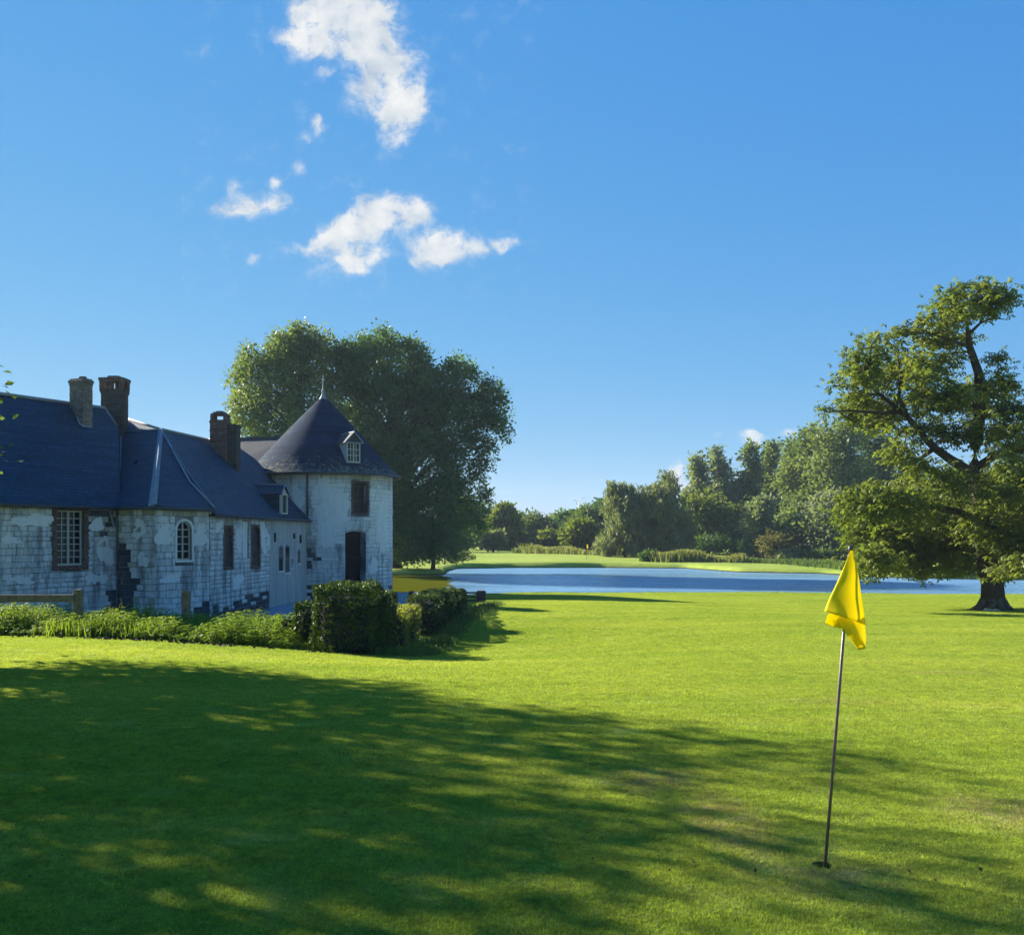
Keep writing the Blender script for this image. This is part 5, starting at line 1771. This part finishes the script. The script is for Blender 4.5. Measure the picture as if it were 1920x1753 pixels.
leaf_block('ivy_hedge', 'tall dark ivy-covered hedge corner beside the nettles', 'hedge', base_at(655, 19.5),
    [bx_at(652, 19.4, 1.25, 1.2, -1.25, zh(1094, 19.4)), bx_at(690, 20.2, 1.0, 1.6, -1.25, zh(1112, 20.2)), bx_at(595, 19.9, .8, 1.0, -1.25, zh(1128, 19.9)), bx_at(560, 20.3, .6, .8, -1.25, zh(1160, 20.3)), bx_at(640, 20.6, 1.0, 1.0, -1.25, zh(1096, 20.6)), bx_at(712, 21.5, .5, 1.2, -1.25, zh(1126, 21.5))],
    42000, .062, 'leaf_ivy', .12, 40)
leaf_block('privet_shrub', 'pale sunlit privet bush between the ivy corner and the dark hedge', 'shrub', base_at(757, 23.5),
    [bx_at(757, 23.5, .75, 1.0, -1.25, zh(1134, 23.5)), bx_at(745, 22.6, .5, .8, -1.25, zh(1142, 22.6))], 5000, .07, 'leaf_privet', .25, 20)
leaf_block('clipped_hedge', 'clipped dark hedge running back to the wooden gate', 'hedge', base_at(815, 28),
    [bx_at(800, 25.8, .85, 2.0, -1.25, zh(1114, 25.8), -.05), bx_at(818, 28.0, .9, 2.6, -1.25, zh(1108, 28.0), -.05), bx_at(836, 30.5, 1.0, 2.6, -1.25, zh(1106, 30.5), -.05), bx_at(848, 32.3, .85, 1.4, -1.25, zh(1107, 32.3), -.05)],
    30000, .060, 'leaf_hedge', .09, 30)
# low weeds at the hedge foot
reeds('hedge_weeds', 'grassy weeds in the shade at the foot of the hedge', [(-2.3, 19.0, 0), (-1.75, 20.5, 0), (-1.7, 23.5, 0), (-1.5, 27.0, 0), (-1.0, 31, 0), (-.6, 34, 0)], .45, .26, 4200, 'leaf_mid', .012)
# nettle bed
NB = 5200
t0 = rng.random(NB)
px_ = -13.5 + t0 * 10.1
front = 20.05 + np.clip((px_ + 10) * -.20, -1.35, .6)
py_ = front + rng.random(NB) ** 1.1 * 3.4
hh = (.20 + .27 * rng.random(NB)) * (.85 + .25 * np.sin(px_ * 2.1) + .15 * np.sin(px_ * 5.3 + 1)) * np.clip((py_ - front) / .7 + .45, .45, 1.15)
hh = hh * np.where((px_ > -8.4) & (px_ < -7.6), .7, 1.0)
pz_ = ground_z(px_, py_)
Vn = []
for lv in range(6):
    f_ = (lv + 1) / 6.0
    for sd in range(3 if lv < 5 else 5):
        a = rng.uniform(0, 6.28, NB)
        L_ = .085 * (1.15 - .5 * f_) * rng.uniform(.7, 1.3, NB)
        d = np.stack([np.cos(a), np.sin(a), rng.uniform(-.5, .15, NB)], 1)
        s = np.stack([-np.sin(a), np.cos(a), np.zeros(NB)], 1)
        o = np.stack([px_ + rng.normal(size=NB) * .02, py_ + rng.normal(size=NB) * .02, pz_ + hh * f_], 1)
        q = np.empty((NB, 4, 3))
        q[:, 0] = o; q[:, 1] = o + d * L_[:, None] * .45 + s * L_[:, None] * .28
        q[:, 2] = o + d * L_[:, None] + np.array([0, 0, -.015]); q[:, 3] = o + d * L_[:, None] * .45 - s * L_[:, None] * .28
        Vn.append(q.reshape(-1, 3))
V = np.concatenate(Vn)
tag(np_mesh('nettle_bed', V, np.arange(len(V)).reshape(-1, 4), 'leaf_nettle'), 'bright green nettles and weeds along the edge of the lawn', 'nettles', kind='stuff')
reeds('long_grass', 'long arching grass among the nettles', [(-9.4, 20.2, 0), (-8.6, 20.0, 0), (-7.0, 19.7, 0)], .45, .32, 300, 'leaf_nettle', .009)
reeds('dead_stalks', 'dry pale weed stalks above the nettles', [(-11, 21.2, 0), (-9.3, 21.4, 0), (-7.0, 21.4, 0), (-4.2, 21, 0)], .5, .62, 46, 'leaf_reed', .006)

# wooden fence
def post(c, w_, z0, z1, name, material, parent=None, cham=.03):
    mb = MB()
    h = w_ / 2
    b = [(c[0] + sx_ * h, c[1] + sy_ * h) for sx_, sy_ in ((-1, -1), (1, -1), (1, 1), (-1, 1))]
    k = .72
    tpt = [(c[0] + sx_ * h * k, c[1] + sy_ * h * k) for sx_, sy_ in ((-1, -1), (1, -1), (1, 1), (-1, 1))]
    mb.hexa([(x, y, z0) for x, y in b] + [(x, y, z1 - cham) for x, y in b])
    mb.hexa([(x, y, z1 - cham + .001) for x, y in b] + [(x, y, z1) for x, y in tpt])
    return mb.build(name, material, parent, bevel=.008)
pc = W(147, 1105, 21.4)
fence = thing('wooden_fence', (pc.x, pc.y, gz(pc.x, pc.y)), 'weathered wooden rail fence at the left edge with one square post', 'fence')
post((pc.x, pc.y), .165, gz(pc.x, pc.y) - .3, pc.z, 'post', 'old_wood', fence)
post((pc.x - 3.0, pc.y + .05), .165, gz(pc.x - 3, pc.y) - .3, pc.z, 'post', 'old_wood', fence)
mb = MB(); zr_ = W(147, 1121, 21.4).z
mb.hexa([(pc.x - 4.2, pc.y - .20, zr_ - .085), (pc.x - .03, pc.y - .19, zr_ - .075), (pc.x - .03, pc.y - .09, zr_ - .075), (pc.x - 4.2, pc.y - .10, zr_ - .085),
         (pc.x - 4.2, pc.y - .20, zr_ + .075), (pc.x - .03, pc.y - .19, zr_ + .08), (pc.x - .03, pc.y - .09, zr_ + .08), (pc.x - 4.2, pc.y - .10, zr_ + .075)])
mb.build('rail', 'old_wood', fence, bevel=.012)
pc = W(349, 1107, 21.6)
tag(post((pc.x, pc.y), .155, gz(pc.x, pc.y) - .3, pc.z, 'fence_post', 'old_wood'), 'lone mossy square post standing in the nettles', 'post')
for (u, v, d, lb) in ((739, 1111, 33.5, 'dark post top just right of the ivy corner'), (772, 1108, 34.0, 'dark post top behind the clipped hedge')):
    pc = W(u, v, d)
    tag(post((pc.x, pc.y), .2, min(gz(pc.x, pc.y), -1.1) - .2, pc.z, 'fence_post', 'dark_wood'), lb, 'post', 'posts by the pond')
# gate at the end of the hedge
GD = 35.5
g0, g1 = W(868, 1112, GD), W(902, 1107, GD)
gate_t = thing('wooden_gate', (g1.x, g1.y, gz(g1.x, g1.y)), 'small dark wooden gate with rails at the end of the hedge', 'gate')
post((g1.x, g1.y), .34, gz(g1.x, g1.y) - .2, g1.z, 'post', 'dark_wood', gate_t)
for k, v in enumerate((1111, 1118.5, 1126, 1133)):
    z = EYE + (HY - v) / F * GD
    mb = MB(); mb.box(((g0.x + g1.x) / 2 - .35, GD, z), (g1.x - g0.x + .55, .05, .06)); mb.build('rail', 'dark_wood', gate_t)
post((g0.x - .55, GD), .2, gz(g0.x - .55, GD) - .2, g1.z, 'post', 'dark_wood', gate_t)

# ------------------------------------------------------------------ flag
fl_b = Vector((HOLE[0], HOLE[1], HZ - .10))
top = W(1597, 1030, HOLE[1]); top.y = HOLE[1] + .02
flag = thing('golf_flag', fl_b, 'limp yellow flag on a thin leaning pole in the golf hole', 'flag')
pole_d = (top - fl_b)
mb = MB(); mb.tube([fl_b, fl_b.lerp(top, .5), top], [.0085, .0085, .0075], 10); mb.build('pole', 'pole_paint', flag, smooth=True)
mb = MB(); mb.tube([top - pole_d.normalized() * .02, top + pole_d.normalized() * .012, top + pole_d.normalized() * .02], [.012, .012, .006], 10); mb.build('pole_cap', 'zinc_dark', flag, smooth=True)
mb = MB(); mb.tube([top - pole_d.normalized() * .03, top - pole_d.normalized() * .045], .0125, 10); mb.build('ferrule', 'zinc_dark', flag, smooth=True)
kx = HOLE[1] / F
def cloth(name, left, right, depth, ns=26, nt=30):
    """a sheet between two outlines (photo pixels), folded in depth by a function of (s, t)"""
    def interp(poly, s):
        n = len(poly) - 1
        i = min(int(s * n), n - 1); f_ = s * n - i
        a, b = poly[i], poly[i + 1]
        return (a[0] + (b[0] - a[0]) * f_, a[1] + (b[1] - a[1]) * f_)
    vs, fs = [], []
    for i in range(ns + 1):
        s = i / ns
        a, b = interp(left, s), interp(right, s)
        for j in range(nt + 1):
            t_ = j / nt
            u, v = a[0] + (b[0] - a[0]) * t_, a[1] + (b[1] - a[1]) * t_
            y = HOLE[1] + .012 + depth(s, t_)
            p_ = W(u, v, HOLE[1])
            vs.append((p_.x - flag.location.x, y - flag.location.y, p_.z - flag.location.z))
    for i in range(ns):
        for j in range(nt):
            a = i * (nt + 1) + j
            fs.append((a, a + nt + 1, a + nt + 2, a + 1))
    me = bpy.data.meshes.new(name); me.from_pydata(vs, [], fs); me.update()
    me.polygons.foreach_set('use_smooth', [True] * len(me.polygons))
    o = link(name, me, 'flag_cloth', flag)
    md = o.modifiers.new('thick', 'SOLIDIFY'); md.thickness = .0012
    return o
cloth('flag_cloth', [(1594.5, 1032), (1583, 1062), (1570, 1090), (1558, 1117), (1547, 1146)], [(1601, 1032), (1607, 1065), (1613, 1095), (1619, 1135), (1624, 1172)],
      lambda s, t_: -.012 - .040 * s * math.sin(math.pi * min(1, t_ * 1.02)) ** .8 + .010 * s * math.cos(t_ * 6.0 + .4) * s + .006 * math.sin(s * 9 + t_ * 3) * s)
cloth('flag_fold', [(1555, 1153), (1553, 1160), (1550.5, 1168), (1556, 1172), (1563, 1174)], [(1583, 1140), (1584, 1152), (1583, 1163), (1580, 1172), (1577, 1179)],
      lambda s, t_: .012 + .02 * math.sin(t_ * 4) * s, 10, 12)
cloth('flag_corner', [(1562, 1158), (1572, 1169), (1583, 1183), (1597, 1201), (1611, 1219)], [(1620, 1150), (1625, 1165), (1626, 1180), (1626.5, 1195), (1625, 1207)],
      lambda s, t_: -.020 + .045 * (1 - s) * t_ + .016 * math.sin(t_ * 6 + s * 2) * (.3 + s) - .01 * math.sin(math.pi * t_), 16, 16)

# ------------------------------------------------------------------ far things
for (u, v, lb, ang) in ((888, 937, 'leftmost of three tiny wind turbines on the horizon', .35), (913, 938, 'middle one of three tiny wind turbines on the horizon', -.5), (1085, 941, 'wind turbine alone above the trees left of the willows', .9)):
    d = 900.0
    hub = W(u, v, d); b = Vector((hub.x, d, gz(hub.x, d) - 1))
    wt_ = thing('wind_turbine', b, lb, 'wind turbine', 'wind turbines on the horizon')
    mb = MB(); mb.tube([b, hub], [.95, .55], 10); mb.build('mast', 'white_metal', wt_, smooth=True)
    mb = MB(); mb.box((hub.x, hub.y, hub.z + .2), (1.6, 4.0, 1.7)); mb.build('nacelle', 'white_metal', wt_, bevel=.2)
    for k in range(3):
        a = ang + k * 2.0944
        e = hub + Vector((math.sin(a) * 7.5, -2.4, math.cos(a) * 7.5))
        m_ = hub + Vector((math.sin(a) * 3, -2.4, math.cos(a) * 3))
        mb = MB(); mb.tube([hub + Vector((0, -2.3, 0)), m_, e], [.3, .42, .10], 6); mb.build('blade', 'white_metal', wt_, smooth=True)
d = 700.0
hub = W(919, 939, d); b = Vector((hub.x, d, gz(hub.x, d) - 1))
cs_ = thing('church_spire', b, 'slim dark church spire beside the middle wind turbine', 'spire')
mb = MB(); mb.box((b.x, b.y, b.z + 8), (4.0, 4.0, 16)); mb.build('belfry', 'lime_render', cs_)
mb = MB(); mb.lathe((b.x, b.y), [(2.4, b.z + 16), (1.0, b.z + 21), (.05, hub.z)], 8); mb.build('spire_roof', 'slate_old', cs_)
b = base_at(1100, 96)
fs_ = thing('far_flagstick', b, 'tiny flagstick on the green across the water', 'flagstick')
mb = MB(); mb.tube([b, b + Vector((0, 0, 1.5))], .02, 6); mb.build('pole', 'pole_paint', fs_)
mb = MB(); mb.slab([b + Vector((0, 0, 1.5)), b + Vector((.12, .05, 1.4)), b + Vector((.16, 0, 1.05)), b + Vector((0, 0, 1.1))], .004); mb.build('flag', 'flag_cloth', fs_)

# ------------------------------------------------------------------ turf blades
def blade_patch():
    n = 1000
    r_ = .20 * np.sqrt(rng.random(n)); a = rng.uniform(0, 6.28, n)
    x, y = r_ * np.cos(a), r_ * np.sin(a)
    h = rng.uniform(.005, .017, n)
    b = rng.uniform(0, 6.28, n)
    wd = rng.uniform(.0014, .0030, n)
    lx, ly = rng.normal(size=n) * .013, rng.normal(size=n) * .013
    V = np.empty((n, 3, 3))
    V[:, 0] = np.stack([x - np.cos(b) * wd, y - np.sin(b) * wd, np.full(n, -.004)], 1)
    V[:, 1] = np.stack([x + np.cos(b) * wd, y + np.sin(b) * wd, np.full(n, -.004)], 1)
    V[:, 2] = np.stack([x + lx, y + ly, h], 1)
    return V.reshape(-1, 3), np.arange(n * 3).reshape(-1, 3)
V, T_ = blade_patch()
grass = np_mesh('grass', V, T_, 'grass_blade')
tag(grass, 'short mown grass of the green and lawn', 'grass', kind='stuff')
gg = bpy.data.node_groups.new('grass_scatter', 'GeometryNodeTree')
gg.interface.new_socket('Geometry', in_out='INPUT', socket_type='NodeSocketGeometry')
gg.interface.new_socket('Geometry', in_out='OUTPUT', socket_type='NodeSocketGeometry')
gn = gg.nodes; gl = gg.links
gin, gout = gn.new('NodeGroupInput'), gn.new('NodeGroupOutput')
oi = gn.new('GeometryNodeObjectInfo'); oi.inputs['Object'].default_value = ground; oi.transform_space = 'RELATIVE'
na = gn.new('GeometryNodeInputNamedAttribute'); na.data_type = 'FLOAT'; na.inputs['Name'].default_value = 'turf_density'
dp_ = gn.new('GeometryNodeDistributePointsOnFaces'); dp_.distribute_method = 'RANDOM'
gl.new(oi.outputs['Geometry'], dp_.inputs['Mesh']); gl.new(na.outputs[0], dp_.inputs['Density'])
dp_.inputs['Seed'].default_value = 4
# keep the cup clear
pos_ = gn.new('GeometryNodeInputPosition')
ds = gn.new('ShaderNodeVectorMath'); ds.operation = 'DISTANCE'; gl.new(pos_.outputs[0], ds.inputs[0]); ds.inputs[1].default_value = (HOLE[0], HOLE[1], HZ)
cmp = gn.new('FunctionNodeCompare'); cmp.operation = 'LESS_THAN'; gl.new(ds.outputs['Value'], cmp.inputs[0]); cmp.inputs[1].default_value = .25
dg = gn.new('GeometryNodeDeleteGeometry'); gl.new(dp_.outputs['Points'], dg.inputs[0]); gl.new(cmp.outputs[0], dg.inputs[1])
ip = gn.new('GeometryNodeInstanceOnPoints')
rv = gn.new('FunctionNodeRandomValue'); rv.data_type = 'FLOAT_VECTOR'; rv.inputs[0].default_value = (0, 0, 0); rv.inputs[1].default_value = (0, 0, 6.283)
sxp = gn.new('ShaderNodeSeparateXYZ'); gl.new(pos_.outputs[0], sxp.inputs[0])
mr = gn.new('ShaderNodeMapRange'); gl.new(sxp.outputs[1], mr.inputs[0]); mr.inputs[1].default_value = 6; mr.inputs[2].default_value = 40; mr.inputs[3].default_value = 1.0; mr.inputs[4].default_value = 2.3
gl.new(dg.outputs[0], ip.inputs['Points']); gl.new(gin.outputs[0], ip.inputs['Instance']); gl.new(rv.outputs[0], ip.inputs['Rotation']); gl.new(mr.outputs[0], ip.inputs['Scale'])
gl.new(ip.outputs[0], gout.inputs[0])
md = grass.modifiers.new('scatter', 'NODES'); md.node_group = gg
# blades ringing the cup
n = 2600
a = rng.uniform(0, 6.28, n); r_ = .058 + .24 * rng.random(n)
x, y = HOLE[0] + r_ * np.cos(a), HOLE[1] + r_ * np.sin(a)
h = rng.uniform(.010, .024, n); b = rng.uniform(0, 6.28, n); wd = .0016
V = np.empty((n, 3, 3))
V[:, 0] = np.stack([x - np.cos(b) * wd, y - np.sin(b) * wd, np.full(n, HZ - .002)], 1)
V[:, 1] = np.stack([x + np.cos(b) * wd, y + np.sin(b) * wd, np.full(n, HZ - .002)], 1)
V[:, 2] = np.stack([x + rng.normal(size=n) * .008, y + rng.normal(size=n) * .008, HZ + h], 1)
tag(np_mesh('rim_grass', V.reshape(-1, 3), np.arange(n * 3).reshape(-1, 3), 'grass_blade'), 'short grass around the golf cup', 'grass', kind='stuff')
# fallen leaves and crumbs of earth
C = []
for (u, d, n, sp) in ((640, 8.0, 26, .22), (690, 7.3, 8, .3), (1280, 11.5, 6, .5), (1860, 4.9, 5, .12), (1750, 4.95, 4, .15), (300, 5.2, 7, 1.0), (1100, 6.5, 8, 1.2), (1870, 8.2, 3, .1), (1300, 5.1, 10, .25), (700, 6.3, 10, .3)):
    x0 = (u - CX) / F * d
    for _ in range(n):
        x, y = x0 + random.gauss(0, sp), d + random.gauss(0, sp * .6)
        C.append((x, y, gz(x, y) + .018))
C = np.array(C)
V, Q_ = leaf_quads(C, .024 * rng.uniform(.5, 1.4, len(C)), .6, 3.0)
tag(np_mesh('fallen_leaves', V, Q_, 'dry_leaf'), 'a few dry leaves scattered on the green', 'leaves', kind='stuff')
C = []
for _ in range(240):
    x = random.choice((random.gauss(-7.6, .5), random.gauss(-6.0, .35), random.uniform(-10, -3.5)))
    y = 19.75 + max(-1.35, min(.6, (x + 10) * -.20)) + random.gauss(0, .10)
    C.append((x, y, gz(x, y) + .02))
C = np.array(C)
V, Q_ = leaf_quads(C, .09 * rng.uniform(.4, 1.4, len(C)), .8, 1.0)
tag(np_mesh('soil_crumbs', V, Q_, 'earth'), 'crumbs of soil along the edge of the lawn', 'soil', kind='stuff')

# ------------------------------------------------------------------ summer haze
m = bpy.data.materials.new('haze_air')
m.use_nodes = True
m.node_tree.nodes.clear()
t = NT(m.node_tree)
out = t.n('ShaderNodeOutputMaterial')
pvn = t.n('ShaderNodeVolumePrincipled', ins={'Color': (.66, .82, 1.0, 1), 'Density': .00030, 'Anisotropy': .1})
t.link(pvn.outputs[0], out.inputs['Volume'])
MATS['haze_air'] = m
mb = MB()
mb.hexa([(-900, -30, -3.5), (900, -30, -3.5), (900, 1000, -3.5), (-900, 1000, -3.5), (-900, -30, 48), (900, -30, 48), (900, 1000, 48), (-900, 1000, 48)])
tag(mb.build('haze', 'haze_air'), 'thin summer haze over the pond and far trees', 'haze', kind='stuff')
